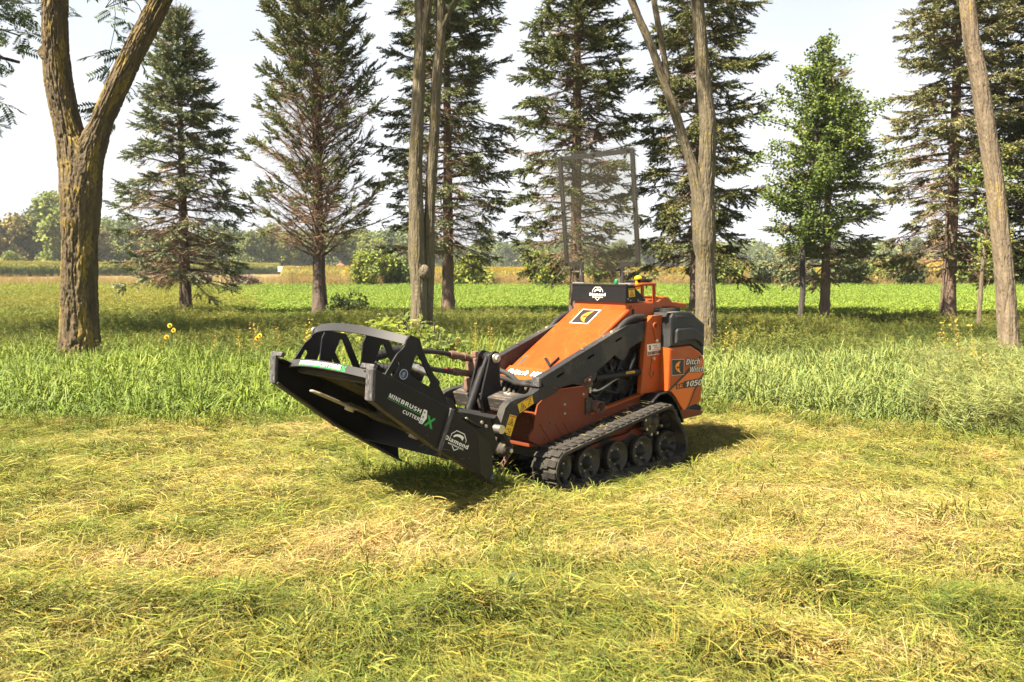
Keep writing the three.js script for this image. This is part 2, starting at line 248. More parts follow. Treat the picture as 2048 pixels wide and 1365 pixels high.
const BARK = { furrowed: barkMat([0.030, 0.021, 0.010], [0.125, 0.088, 0.038], [0.22, 0.155, 0.02], 0.11, 2, 0.03), grey: barkMat([0.05, 0.040, 0.024], [0.165, 0.136, 0.082], [0.22, 0.17, 0.025], 0.08, 4, 0.025), dark: barkMat([0.03, 0.027, 0.022], [0.075, 0.064, 0.048], [0.13, 0.12, 0.05], 0.0, 6),
  pale: barkMat([0.10, 0.074, 0.046], [0.225, 0.175, 0.115], [0.30, 0.22, 0.03], 0.08, 8, 0.025), spruce: barkMat([0.085, 0.055, 0.036], [0.20, 0.138, 0.098], [0.24, 0.20, 0.15], 0.0, 10), spruceDark: barkMat([0.05, 0.034, 0.025], [0.125, 0.088, 0.066], [0.19, 0.16, 0.13], 0.0, 12) };

// ---------------------------------------------------------------- spruces
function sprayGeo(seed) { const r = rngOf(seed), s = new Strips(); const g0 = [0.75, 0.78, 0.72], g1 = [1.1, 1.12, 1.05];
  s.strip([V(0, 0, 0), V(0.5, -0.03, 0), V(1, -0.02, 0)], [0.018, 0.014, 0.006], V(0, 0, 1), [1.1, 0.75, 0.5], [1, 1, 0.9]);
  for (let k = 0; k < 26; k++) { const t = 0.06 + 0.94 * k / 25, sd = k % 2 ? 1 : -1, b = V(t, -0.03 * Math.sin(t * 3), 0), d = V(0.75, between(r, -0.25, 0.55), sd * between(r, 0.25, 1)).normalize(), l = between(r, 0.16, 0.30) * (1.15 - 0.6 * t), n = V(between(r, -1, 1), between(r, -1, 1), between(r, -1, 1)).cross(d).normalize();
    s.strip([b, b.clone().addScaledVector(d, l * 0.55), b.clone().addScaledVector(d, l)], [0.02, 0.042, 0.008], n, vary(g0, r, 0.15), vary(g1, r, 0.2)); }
  return s.geometry(); }
function twigGeo(seed) { const r = rngOf(seed), s = new Strips(); s.strip([V(0, 0, 0), V(0.55, 0.03, 0), V(1, -0.02, 0.03)], [0.014, 0.01, 0.003], V(0, 0.6, 0.8), [1, 1, 1], [1.1, 1, 0.9]);
  for (let k = 0; k < 9; k++) { const t = between(r, 0.15, 0.95), b = V(t, 0.02, 0), d = V(0.8, between(r, -0.5, 0.35), (k % 2 ? 1 : -1) * between(r, 0.3, 0.9)).normalize(), l = between(r, 0.15, 0.45); s.strip([b, b.clone().addScaledVector(d, l)], [0.009, 0.002], V(0, 0.7, 0.7), [0.9, 0.85, 0.8], [1.2, 1.1, 1]); }
  return s.geometry(); }
const SPRAY = [sprayGeo(1), sprayGeo(2)], DEADTWIG = twigGeo(3);
function spruce(label, [x, , z], o) {
  const r = rngOf(o.seed), t = thing('spruce_tree', label, 'spruce tree', [x, 0, z], 0, 'spruce trees of the windbreak row');
  const H = o.h, lean = [between(r, -0.06, 0.06), between(r, -0.06, 0.06)], at = (y) => V(lean[0] * Math.sin(y * 0.5), y, lean[1] * Math.sin(y * 0.4)), rad = (y) => lerp(o.rb, 0.02, Math.pow(y / H, 0.85)) + 0.05 * Math.exp(-y * 3.5);
  const line = []; for (let k = 0; k <= 10; k++) { const y = H * k / 10 - (k ? 0 : 0.15), p = at(y); line.push([p.x, p.y, p.z, rad(Math.max(0, y))]); }
  obj('trunk', barkTube(line, 18, 90, 0.018, o.seed, 9), o.bark ?? BARK.spruce, t);
  const limbs = [], live = [[], []], liveC = [[], []], dead = [], deadC = [], q = new THREE.Quaternion(), X = V(1, 0, 0);
  const put = (p, d, l, isLive, yrel) => { q.setFromUnitVectors(X, d); const qq = q.clone().multiply(new THREE.Quaternion().setFromAxisAngle(X, between(r, -0.7, 0.7)));
    if (isLive) { const k = r() < 0.5 ? 0 : 1; live[k].push(pose(p, qq, l)); liveC[k].push(tint(r, o.g0, o.g1, 0.22)); } else { dead.push(pose(p, qq, l)); deadC.push(tint(r, [0.15, 0.10, 0.062], [0.32, 0.225, 0.15], 0.2)); } };
  for (let y = o.base; y < H * 0.985; y += lerp(0.20, 0.15, y / H)) {
    const tt = (y - o.base) / (H - o.base), prof = o.profile(tt), nb = Math.round(between(r, 5, 7.4) * (o.dens ?? 1)), off = r() * 6.28;
    for (let k = 0; k < nb; k++) {
      const az = off + k / nb * 6.283 + between(r, -0.3, 0.3), L = o.r * prof * (r() < 0.16 ? between(r, 0.3, 0.6) : between(r, 0.66, 1.16)), el = o.rise(tt) + between(r, -0.3, 0.26), h = V(Math.cos(az), 0, Math.sin(az)), p0 = at(y).addScaledVector(h, rad(y) * 0.5);
      if (o.gap && r() < o.gap(az, tt)) continue;
      const bend = o.sag ?? 0.18, P = (s) => p0.clone().addScaledVector(h, L * s * Math.cos(el)).add(V(0, L * (Math.sin(el) * s - bend * s * s + 0.10 * s * s * s), 0));
      const pts = [0, 0.3, 0.65, 1].map((s) => { const w = P(s); return V(w.x + between(r, -0.03, 0.03) * L, w.y + between(r, -0.02, 0.02) * L, w.z + between(r, -0.03, 0.03) * L); });
      const rb = 0.010 + 0.010 * L; { const g = new THREE.TubeGeometry(new THREE.CatmullRomCurve3(pts), 5, rb, 4); const P4 = g.attributes.position; for (let i = 0; i < P4.count; i++) { const ring = Math.floor(i / 5), s = ring / 5, c = new THREE.CatmullRomCurve3(pts).getPoint(s), v = V(P4.getX(i), P4.getY(i), P4.getZ(i)).sub(c).multiplyScalar(1 - 0.75 * s).add(c); P4.setXYZ(i, v.x, v.y, v.z); } limbs.push(g); }
      const curve = new THREE.CatmullRomCurve3(pts), from = o.bare(tt), side = (p, d, l, live2, s) => { for (const sd of [-1, 1]) { if (r() < 0.12) continue; const dd = d.clone().applyAxisAngle(UPV, sd * between(r, 0.4, 1.15)); dd.y += between(r, -0.75, 0.25); dd.normalize(); put(p, dd, l * between(r, 0.6, 1.2), live2, tt); } };
      for (let s = 0.10; s <= 1.0; s += 0.13 / L * between(r, 0.7, 1.3)) {
        const p = curve.getPoint(Math.min(1, s)), d = curve.getTangent(Math.min(1, s)), liveHere = s > from + between(r, -0.15, 0.15) && r() > (o.thin ?? 0.05);
        if (liveHere || r() > (o.twigs ?? 0.45)) side(p, d, (liveHere ? 0.36 : 0.44) * (1.1 - 0.35 * s) * (o.spray ?? 1), liveHere, s);
        if (liveHere && r() < 0.8) put(p, d.clone().add(V(0, between(r, -0.3, 0.35), 0)).normalize(), 0.34 * between(r, 0.7, 1.1) * (o.spray ?? 1), true, tt);
        // side limb carrying its own fan
        if (s > 0.22 && r() < 0.62) { const sd = r() < 0.5 ? -1 : 1, l2 = L * between(r, 0.22, 0.42) * (1.25 - s), d2 = d.clone().applyAxisAngle(UPV, sd * between(r, 0.55, 1.0)); d2.y += between(r, -0.28, 0.05); d2.normalize();
          const e2 = p.clone().addScaledVector(d2, l2); e2.y -= 0.12 * l2; limbs.push(new THREE.TubeGeometry(new THREE.CatmullRomCurve3([p, p.clone().addScaledVector(d2, l2 * 0.5), e2]), 3, 0.005 + 0.004 * l2, 3));
          for (let w = 0.2; w <= 1.02; w += 0.14 / Math.max(0.25, l2)) { const pp = p.clone().lerp(e2, w), lv = s + w * 0.3 > from + between(r, -0.1, 0.12) && r() > (o.thin ?? 0.05); if (lv || r() > (o.twigs ?? 0.45)) side(pp, d2, (lv ? 0.30 : 0.36) * (1.1 - 0.3 * w) * (o.spray ?? 1), lv, s); if (lv && r() < 0.5) put(pp, d2.clone().add(V(0, between(r, -0.3, 0.3), 0)).normalize(), 0.28, true, tt); } }
      }
      const e = curve.getPoint(1); if (1 > from || r() < 0.3) for (let m = 0; m < 3; m++) put(e, curve.getTangent(1).add(V(between(r, -0.5, 0.5), between(r, -0.2, 0.3), between(r, -0.5, 0.5))).normalize(), 0.28 * between(r, 0.7, 1.1), true, tt);
    }
  }
  if (o.tip) for (let k = 0; k < 14; k++) put(at(H * (1 - 0.06 * r())), V(between(r, -0.7, 0.7), between(r, 0.2, 1), between(r, -0.7, 0.7)).normalize(), 0.2, true, 1);
  const bg = mergeGeometries(limbs.map(plain)); obj('branches', bg, o.limbMat ?? BARK.spruce, t).userData.kind = 'stuff';
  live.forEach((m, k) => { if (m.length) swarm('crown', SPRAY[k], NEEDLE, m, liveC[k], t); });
  if (dead.length) swarm('dead_twigs', DEADTWIG, TWIG, dead, deadC, t);
  return t;
}
const B = (px) => (px - 1024) / 1800;
const G = { blue: [[0.12, 0.145, 0.08], [0.25, 0.275, 0.165]], olive: [[0.12, 0.13, 0.048], [0.26, 0.255, 0.105]], dark: [[0.085, 0.098, 0.036], [0.21, 0.215, 0.085]], pale: [[0.15, 0.155, 0.07], [0.28, 0.27, 0.14]] };
const spire = (t) => Math.pow(1 - t, 0.8) * Math.min(1, 0.72 + 1.1 * t), column = (t) => Math.pow(1 - t, 0.55) * Math.min(1, 0.8 + 0.8 * t);
spruce('whole spruce with its pointed top in view, left of the row, behind the forked trunk', spot(B(371), 23), { seed: 11, h: 7.95, rb: 0.165, base: 1.25, r: 2.0, g0: G.blue[0], g1: G.blue[1], profile: spire, rise: (t) => lerp(-0.02, 0.75, t * t), bare: (t) => lerp(0.88, 0.25, sstep(t, 0.15, 0.8)), tip: true, bark: BARK.spruceDark, twigs: 0.15, dens: 1.0, thin: 0.08, spray: 1.08 });
spruce('broad spruce with bare brown limbs rising steeply like a fan', spot(B(640), 22.5), { seed: 12, h: 12.5, rb: 0.185, base: 1.75, r: 2.1, g0: G.olive[0], g1: [0.18, 0.205, 0.10], profile: (t) => Math.pow(1 - t, 0.6) * Math.min(1, 0.85 + 1.1 * t), rise: (t) => lerp(0.62, 0.85, t), bare: (t) => lerp(0.94, 0.35, sstep(t, 0.15, 0.7)), sag: 0.10, dens: 1.0, thin: 0.1, bark: BARK.spruceDark, twigs: 0.3 });
spruce('tall dark spruce directly behind the twin grey trunks', spot(B(896), 23), { seed: 13, h: 13, rb: 0.16, base: 1.9, r: 1.75, g0: G.dark[0], g1: G.blue[1], profile: column, rise: (t) => lerp(-0.05, 0.45, t), bare: (t) => lerp(0.8, 0.32, sstep(t, 0.08, 0.6)), dens: 0.92, twigs: 0.2, thin: 0.1, spray: 1.08 });
spruce('tall spruce whose trunk stands behind the clear shield', spot(B(1152), 22), { seed: 14, h: 13, rb: 0.165, base: 1.7, r: 1.65, g0: G.dark[0], g1: [0.16, 0.18, 0.075], profile: column, rise: (t) => lerp(0.0, 0.5, t), bare: (t) => lerp(0.82, 0.36, sstep(t, 0.08, 0.6)), dens: 0.9, twigs: 0.2, thin: 0.1, spray: 1.08 });
spruce('dark green spruce with hanging limbs behind the grey forked trunk right of the shield', spot(B(1392), 22), { seed: 15, h: 10.8, rb: 0.15, base: 1.75, r: 1.85, g0: G.dark[0], g1: G.dark[1], profile: (t) => (t < 0.45 ? 1 : Math.pow((1 - t) / 0.55, 0.8)) * (0.78 + 0.22 * Math.sin(t * 40)), rise: (t) => lerp(-0.12, 0.35, t), bare: (t) => lerp(0.6, 0.28, t), dens: 0.76, twigs: 0.25, thin: 0.08, spray: 1.08 });
spruce('small thin spruce standing behind the leafy young maple', spot(B(1650), 19.6), { seed: 16, h: 5.9, rb: 0.125, base: 1.35, r: 1.3, g0: G.blue[0], g1: G.pale[1], profile: spire, rise: (t) => lerp(-0.05, 0.5, t), bare: (t) => lerp(0.75, 0.2, sstep(t, 0.1, 0.5)), dens: 0.8, tip: true });
spruce('pale sunlit spruce with thin grey green needles and a light brown trunk', spot(B(1897), 21), { seed: 17, h: 12.2, rb: 0.17, base: 1.5, r: 1.7, g0: G.pale[0], g1: G.pale[1], profile: column, rise: (t) => lerp(-0.08, 0.35, t), bare: (t) => lerp(0.75, 0.22, sstep(t, 0.1, 0.5)), dens: 0.85, thin: 0.22, twigs: 0.3 });
spruce('dark spruce cut by the right edge of the picture', spot(B(2085), 21), { seed: 18, h: 11.5, rb: 0.17, base: 1.6, r: 1.75, g0: G.dark[0], g1: [0.135, 0.16, 0.055], profile: column, rise: (t) => lerp(-0.05, 0.4, t), bare: (t) => lerp(0.5, 0.1, sstep(t, 0.05, 0.4)) });
// ---------------------------------------------------------------- broadleaved trees of the near row; their crowns stand above the picture and shade the grass behind
const PINNATE = (() => { const r = rngOf(77), s = new Strips(); s.strip([V(0, 0, 0), V(0.5, 0.03, 0), V(1, -0.08, 0)], [0.012, 0.008, 0.004], V(0, 0, 1), [0.9, 0.8, 0.5], [1, 1, 0.8]);
  for (let k = 0; k < 16; k++) { const t = 0.12 + 0.86 * (k >> 1) / 7.5, sd = k % 2 ? 1 : -1; s.leaf(V(t, 0.03 * Math.sin(t * 3.1) - 0.08 * t * t, 0), V(0.55, between(r, -0.45, 0.1), sd).normalize(), V(1, between(r, -0.3, 0.3), -sd * 0.4).normalize(), 0.30, 0.055, vary([1, 1, 1], r, 0.25)); } return s.geometry(); })();
function leafyTwigs(r, pts, n, size, g0, g1) { const mats = [], cols = [], q = new THREE.Quaternion(), X = V(1, 0, 0); for (let k = 0; k < n; k++) { const p = pts(r), d = ux(r); d.y = d.y * 0.5 - 0.25; d.normalize(); q.setFromUnitVectors(X, d).multiply(new THREE.Quaternion().setFromAxisAngle(X, between(r, -1, 1))); mats.push(pose(p, q.clone(), size * between(r, 0.6, 1.2))); cols.push(tint(r, g0, g1, 0.25)); } return [mats, cols]; }
// stems: list of [line of [x, y, z, radius]]; canopy: lobes [x, y, z, rx, ry, n]
function broadleaf(label, at, stems, mat, o) {
  const t = thing('broadleaf_tree', label, 'tree', at, 0, 'broadleaved trees of the near row'), r = rngOf(o.seed);
  stems.forEach(([line, ridge, furrow], k) => { const m = obj(k ? 'limb' : 'trunk', barkTube(line, Math.max(...line.map((q) => q[3])) > 0.2 ? 140 : 64, Math.max(...line.map((q) => q[3])) > 0.2 ? 420 : 260, ridge, o.seed + k, furrow ?? 8, o.fillet && k < 2 ? stems[1 - k][0] : null), mat, t); });
  if (o.extra) o.extra(t, r);
  const mats = [], cols = [], arms = [];
  for (const [x, y, z, rx, ry, n] of o.canopy ?? []) {
    const [m, c] = leafyTwigs(r, (q) => { const u = ux(q).multiplyScalar(Math.cbrt(between(q, 0.08, 1))); return V(x + u.x * rx, y + u.y * ry, z + u.z * rx); }, n, 0.34, [0.05, 0.085, 0.018], [0.11, 0.16, 0.03]); mats.push(...m); cols.push(...c);
    for (let k = 0; k < Math.min(12, 3 + n / 60); k++) { const m2 = mats[Math.floor(mats.length - 1 - r() * n)], p = V(0, 0, 0).setFromMatrixPosition(m2); arms.push(hose([[x * 0.6, y - ry * 0.5, z * 0.6], [lerp(x, p.x, 0.5), lerp(y - ry * 0.3, p.y, 0.5) + 0.1, lerp(z, p.z, 0.5)], [p.x, p.y, p.z]], 0.003 + 0.008 * rx, 6, 4)); }
  }
  if (mats.length) { obj('branches', arms, BARK.dark, t).userData.kind = 'stuff'; swarm('crown', PINNATE, FOLIAGE, mats, cols, t); }
  return t;
}
// forked trunk, lichen on its sunny side
broadleaf('thick deeply furrowed trunk forking low, with yellow lichen on its bark', spot(B(160), 13.5), [
  [[[-0.03, -0.3, 0, 0.365], [-0.03, 0.15, 0, 0.302], [-0.02, 0.8, 0, 0.257], [0.0, 1.3, 0, 0.240], [0.035, 2.1, 0, 0.232], [0.04, 2.6, 0, 0.240], [0.0, 3.0, 0, 0.216], [-0.08, 3.55, 0, 0.187], [-0.185, 4.2, 0, 0.187], [-0.20, 4.9, 0.03, 0.171], [-0.16, 5.6, 0.05, 0.165], [-0.05, 6.6, 0.05, 0.134]], 0.026, 13],
  [[[0.08, 2.2, 0.0, 0.154], [0.13, 2.65, 0.01, 0.206], [0.26, 3.15, 0.02, 0.178], [0.46, 3.7, 0.02, 0.149], [0.76, 4.3, 0.03, 0.152], [1.06, 4.85, 0.03, 0.146], [1.40, 5.45, 0.04, 0.139], [1.7, 6.1, 0.05, 0.125], [2.0, 7.2, 0.1, 0.086]], 0.022, 11]], BARK.furrowed,
  { seed: 31, fillet: true, canopy: [[0.8, 8.3, -0.9, 2.2, 1.2, 480], [2.8, 8.5, -0.5, 2.1, 1.3, 460], [-0.9, 8.6, -1.6, 1.8, 1.1, 300], [0.85, 5.5, -0.1, 0.42, 0.4, 30], [0.62, 4.55, -0.3, 0.26, 0.5, 22], [0.35, 3.9, -0.3, 0.2, 0.3, 10]],
    extra: (t) => { obj('branch_scar', [turned([0, 0, 0], [[0.0, 0.0], [0.05, 0.004], [0.075, 0.0], [0.095, 0.012], [0.115, -0.02], [0.12, -0.07]], 20).rotateY(-0.35).translate(-0.33, 4.62, 0.13)], BARK.furrowed, t); obj('fork_callus', [new THREE.SphereGeometry(0.09, 18, 12).scale(1.4, 0.6, 1).translate(0.14, 3.12, 0.13).scale(1, 1, 1)], BARK.grey, t); } });
broadleaf('twin grey trunks rising side by side from one mossy base behind the yellow sapling', spot(B(838), 14.2), [
  [[[0.0, -0.3, 0, 0.194], [-0.01, 0.1, 0, 0.154], [-0.01, 0.6, 0, 0.132], [0.0, 1.15, 0, 0.125], [-0.03, 1.7, 0, 0.132], [-0.03, 2.3, 0, 0.116], [-0.04, 3.0, 0, 0.104], [-0.01, 3.6, 0, 0.102], [0.02, 4.2, 0, 0.095], [0.05, 4.8, 0, 0.092], [0.06, 5.3, 0, 0.081], [0.02, 6.0, 0, 0.070], [0.0, 7.4, 0, 0.053]], 0.008, 11],
  [[[0.10, 0.1, -0.12, 0.088], [0.12, 0.9, -0.12, 0.092], [0.16, 1.6, -0.1, 0.088], [0.17, 2.3, -0.08, 0.081], [0.21, 3.0, -0.06, 0.084], [0.26, 3.7, -0.05, 0.079], [0.30, 4.4, -0.04, 0.077], [0.36, 5.0, -0.03, 0.072], [0.37, 5.5, -0.02, 0.072], [0.36, 6.1, 0, 0.062], [0.4, 7.4, 0, 0.044]], 0.007, 9],
  [[[0.05, 4.7, 0.02, 0.053], [0.12, 5.1, 0.03, 0.063], [0.18, 5.5, 0.04, 0.063], [0.28, 6.3, 0.06, 0.053], [0.42, 7.4, 0.1, 0.035]], 0.008, 7],
  [[[0.38, 5.15, 0, 0.040], [0.52, 5.42, 0.02, 0.035], [0.75, 5.75, 0.04, 0.026], [1.0, 6.2, 0.05, 0.018]], 0.005, 7]], BARK.grey,
  { seed: 32, canopy: [[0.2, 8.2, 0, 2.4, 1.4, 560], [1.6, 7.4, 0.6, 1.7, 1.0, 320], [0.75, 5.85, 0.1, 0.4, 0.2, 14]],
    extra: (t) => { obj('burl', [new THREE.SphereGeometry(0.10, 20, 14).scale(1, 1.25, 0.9).translate(0.09, 1.42, 0.07)], BARK.grey, t); } });
broadleaf('grey forked trunk standing just behind the fuel tank, limb leaning to the shield', spot(B(1413), 13.6), [
  [[[0.04, -0.3, 0, 0.275], [0.03, 0.05, 0, 0.211], [0.0, 0.5, 0, 0.162], [-0.01, 1.0, 0, 0.150], [-0.03, 1.6, 0, 0.138], [-0.04, 2.1, 0, 0.134], [-0.02, 2.6, 0, 0.105], [-0.02, 3.2, 0, 0.113], [-0.03, 3.65, 0, 0.122], [-0.09, 4.2, 0, 0.104], [-0.14, 4.7, 0, 0.097], [-0.2, 5.3, 0, 0.094], [-0.25, 6.2, 0, 0.081], [-0.25, 7.6, 0, 0.057]], 0.009, 12],
  [[[-0.06, 1.9, 0.02, 0.073], [-0.13, 2.35, 0.03, 0.069], [-0.23, 2.85, 0.04, 0.065], [-0.38, 3.35, 0.05, 0.059], [-0.55, 3.85, 0.06, 0.067], [-0.72, 4.3, 0.06, 0.057], [-0.92, 4.8, 0.07, 0.053], [-1.15, 5.3, 0.08, 0.050], [-1.35, 5.9, 0.08, 0.045], [-1.5, 7.0, 0.1, 0.024]], 0.010, 8],
  [[[-0.62, 4.0, 0.06, 0.032], [-0.68, 4.5, 0.05, 0.042], [-0.78, 5.0, 0.05, 0.041], [-0.88, 5.6, 0.05, 0.037], [-0.9, 7.0, 0, 0.024]], 0.008, 8]], BARK.grey,
  { seed: 33, fillet: true, canopy: [[-0.3, 8.3, 0, 2.3, 1.3, 330], [1.3, 8.6, 0.3, 1.7, 1.1, 180]] });
broadleaf('sunlit pale trunk leaning to the left with orange lichen near its foot', spot(B(2016), 13.4), [
  [[[0.10, -0.3, 0, 0.215], [0.07, 0.05, 0, 0.176], [0.02, 0.6, 0, 0.142], [-0.06, 1.3, 0, 0.129], [-0.17, 2.1, 0, 0.126], [-0.30, 2.9, 0, 0.125], [-0.46, 3.7, 0, 0.122], [-0.58, 4.3, 0, 0.120], [-0.68, 4.7, 0, 0.110], [-0.76, 5.2, 0, 0.107], [-0.88, 5.9, 0, 0.103], [-1.1, 7.4, 0, 0.069]], 0.008, 11]], BARK.pale,
  { seed: 34, canopy: [[-0.8, 8.8, 0, 2.0, 1.2, 260], [0.9, 8.4, 0.4, 1.7, 1.1, 200]] });
broadleaf('drooping feathery foliage of a tree that stands beyond the left edge', [-12.6, 0, -15.2], [
  [[[0, -0.3, 0, 0.34], [0, 0.8, 0, 0.27], [0.05, 2.5, 0, 0.24], [0.2, 5, 0, 0.2], [0.3, 7, 0, 0.12]], 0.03, 8], [[[0.1, 3.2, 0, 0.12], [1.2, 4.9, 0, 0.09], [2.7, 5.3, -0.1, 0.05], [4.4, 4.9, -0.1, 0.02]], 0.01, 8]], BARK.furrowed,
  { seed: 35, canopy: [[0.4, 8.2, 0, 3.0, 1.7, 800], [3.0, 8.0, -0.4, 2.0, 1.2, 420], [3.4, 5.6, 0, 1.25, 0.6, 170], [3.6, 4.85, 0, 0.75, 0.32, 50], [3.75, 4.1, -0.1, 0.42, 0.36, 34], [4.6, 5.9, -0.1, 0.7, 0.4, 40]] });

// young maple in full leaf and the two thin stems
const LEAFS = leafCluster(5, 11, 0.15, 0.08, 0.034), LEAFM = leafCluster(6, 14, 0.30, 0.20, 0.085), LEAFL = leafCluster(7, 22, 0.62, 0.36, 0.16);
{
  const at = spot(B(1605), 18.6), t = thing('young_maple', 'young maple with a thin curved stem and a dense bright green crown', 'tree', at), r = rngOf(41), mats = [], cols = [], arms = [];
  obj('trunk', barkTube([[0, -0.2, 0, 0.075], [-0.03, 0.4, 0, 0.062], [0.0, 1.0, 0, 0.058], [-0.02, 1.7, 0, 0.055], [0.06, 2.4, 0, 0.05], [0.12, 3.4, 0, 0.042], [0.24, 4.6, 0, 0.03], [0.46, 6.2, 0, 0.008]], 14, 70, 0.006, 4, 6), BARK.dark, t);
  for (let y = 1.75; y < 6.1; y += 0.10) { const tt = (y - 1.75) / 4.5, R = (y < 4.4 ? lerp(1.42, 1.42, tt) * Math.min(1, 0.55 + 2.8 * tt) : lerp(1.28, 0.10, Math.pow((y - 4.4) / 1.9, 0.8))), cx = lerp(0.0, 0.44, clamp((y - 2) / 4.2, 0, 1)) + (y < 5 ? 0.12 : 0);
    for (let k = 0; k < 3; k++) { const az = r() * 6.283, L = R * between(r, 0.5, 1.12), p0 = V(cx - 0.12, y, 0), e = V(cx + Math.cos(az) * L, y + L * between(r, 0.15, 0.5), Math.sin(az) * L), mid = p0.clone().lerp(e, 0.5); mid.y += between(r, -0.05, 0.08); arms.push(hose([p0.toArray(), mid.toArray(), e.toArray()], 0.009, 6, 4));
      const cv = new THREE.CatmullRomCurve3([p0, mid, e]); for (let s = 0.25; s < 1.03; s += 0.085 / Math.max(0.3, L)) { const p = cv.getPoint(Math.min(1, s)).add(ux(r).multiplyScalar(0.07)); mats.push(pose(p, new THREE.Quaternion().setFromEuler(new THREE.Euler(between(r, -0.5, 0.5), r() * 6.28, between(r, -0.5, 0.5))), between(r, 0.7, 1.15))); cols.push(tint(r, [0.06, 0.10, 0.014], [0.165, 0.215, 0.03], 0.22)); } } }
  obj('branches', arms, BARK.dark, t).userData.kind = 'stuff'; swarm('crown', LEAFS, FOLIAGE, mats, cols, t);
}
{
  const t = thing('thin_tree', 'thin grey stem with sparse yellow green leaves beside the leaning trunk', 'tree', spot(B(1962), 19)), r = rngOf(43);
  obj('trunk', barkTube([[0, -0.2, 0, 0.06], [-0.02, 0.6, 0, 0.05], [0.0, 1.3, 0, 0.045], [0.05, 2.4, 0, 0.035], [0.2, 4.2, 0, 0.012]], 12, 50, 0.005, 4, 6), BARK.pale, t);
  const [m, c] = leafyTwigs(r, (q) => { const y = between(q, 1.3, 4.1); return V(0.05 + between(q, -0.4, 0.55) * (y > 2.6 ? 1.1 : 0.7), y, between(q, -0.4, 0.4)); }, 120, 1, [0.10, 0.15, 0.02], [0.20, 0.22, 0.03]);
  swarm('crown', LEAFS, FOLIAGE, m, c, t);
}

// ---------------------------------------------------------------- shrubs along the straw verge and round the trunks
function shrub(label, [x, , z], rx, h, n, g0, g1, seed, geo = LEAFM, group = 'shrubs along the field verge', lift = 0) {
  const t = thing('shrub', label, 'shrub', [x, 0, z], 0, group), r = rngOf(seed), mats = [], cols = [], stems = [], lobes = [];
  for (let k = 0; k < 9; k++) lobes.push([between(r, -0.62, 0.62) * rx, h * between(r, 0.3, 0.72), between(r, -0.5, 0.5) * rx, rx * between(r, 0.25, 0.5), h * between(r, 0.18, 0.34)]);
  for (let k = 0; k < n; k++) { const L = lobes[Math.floor(r() * lobes.length)], u = ux(r).multiplyScalar(Math.cbrt(between(r, 0.25, 1))); const p = V(L[0] + u.x * L[3], Math.max(0.08, L[1] + u.y * L[4]), L[2] + u.z * L[3]); mats.push(pose(p, new THREE.Quaternion().setFromEuler(new THREE.Euler(between(r, -0.6, 0.6), r() * 6.28, between(r, -0.6, 0.6))), between(r, 0.7, 1.3))); cols.push(tint(r, g0, g1, 0.25)); }
  for (let k = 0; k < 18; k++) { const a = between(r, -1, 1), b = between(r, -0.7, 0.7), y = h * between(r, 0.75, 1.08) * (1 - 0.35 * a * a); stems.push(hose([[a * 0.1 * rx, 0, b * 0.1], [a * 0.4 * rx, y * 0.5, b * 0.4 * rx], [a * 0.8 * rx, y, b * 0.7 * rx]], 0.006 + 0.004 * h, 5, 4)); for (let q = 0; q < 4; q++) { const s = between(r, 0.6, 1.02); mats.push(pose(V(a * 0.8 * rx * s, y * s, b * 0.7 * rx * s), new THREE.Quaternion().setFromEuler(new THREE.Euler(r(), r() * 6, r())), between(r, 0.4, 0.8))); cols.push(tint(r, g0, g1, 0.25)); } }
  obj('stems', stems, BARK.dark, t).userData.kind = 'stuff'; swarm('foliage', geo, FOLIAGE, mats, cols, t);
}
const lime = [[0.14, 0.18, 0.022], [0.27, 0.29, 0.04]], mid = [[0.085, 0.125, 0.022], [0.18, 0.215, 0.036]], sage = [[0.11, 0.135, 0.065], [0.19, 0.21, 0.105]], deep = [[0.035, 0.06, 0.014], [0.10, 0.13, 0.03]];
shrub('large round yellow green shrub beyond the field, between the fan spruce and twin trunks', spot(B(742), 59), 1.75, 2.7, 420, ...lime, 51);
shrub('darker shrub touching the yellow green one, partly behind the twin trunks', spot(B(806), 60), 1.2, 2.0, 240, ...mid, 52);
shrub('low olive shrub beyond the field behind the trunk of the dark spruce', spot(B(938), 60), 1.9, 2.3, 340, ...lime, 53);
shrub('bushy green shrub beyond the field just left of the shield', spot(B(1090), 59), 1.6, 2.7, 360, ...lime, 54);
shrub('olive shrub seen through the clear shield', spot(B(1205), 61), 1.5, 2.4, 300, ...mid, 55);
shrub('bright green shrub right of the grey forked trunk', spot(B(1449), 60), 1.1, 2.6, 220, ...lime, 56);
shrub('grey green willow shrub with a dome shaped top', spot(B(1523), 61), 1.35, 2.5, 300, ...sage, 57);
shrub('near black juniper shrub at the left foot of the maple line of shrubs', spot(B(1592), 59), 1.15, 2.0, 260, ...deep, 58);
shrub('dark shrub behind the thin spruce trunk', spot(B(1700), 60), 1.6, 2.5, 300, ...deep, 59);
shrub('yellow green shrub amid golden corn, right of the thin spruce', spot(B(1765), 62), 1.3, 2.2, 240, ...lime, 60);
shrub('dark drooping shrub left of the pale spruce trunk', spot(B(1820), 60), 1.0, 2.1, 200, ...deep, 61);
shrub('olive shrub between the pale spruce trunk and the thin grey stem', spot(B(1930), 61), 1.3, 2.6, 260, ...mid, 62);
shrub('tall dark shrub behind the leaning trunk', spot(B(2030), 59), 1.7, 3.2, 340, ...mid, 63);
shrub('reddish brown dead shrub on the straw verge beside the post', spot(B(483), 58), 1.05, 1.0, 150, [0.14, 0.095, 0.06], [0.24, 0.16, 0.10], 64);
shrub('brown dry shrub behind the pointed spruce trunk', spot(B(402), 57), 0.8, 1.2, 120, [0.10, 0.075, 0.05], [0.17, 0.13, 0.08], 65);
shrub('dark leafy weed shrub at the foot of the fan spruce', spot(B(690), 22.6), 0.55, 0.85, 200, ...deep, 66, LEAFS, 'shrubs among the near trunks');
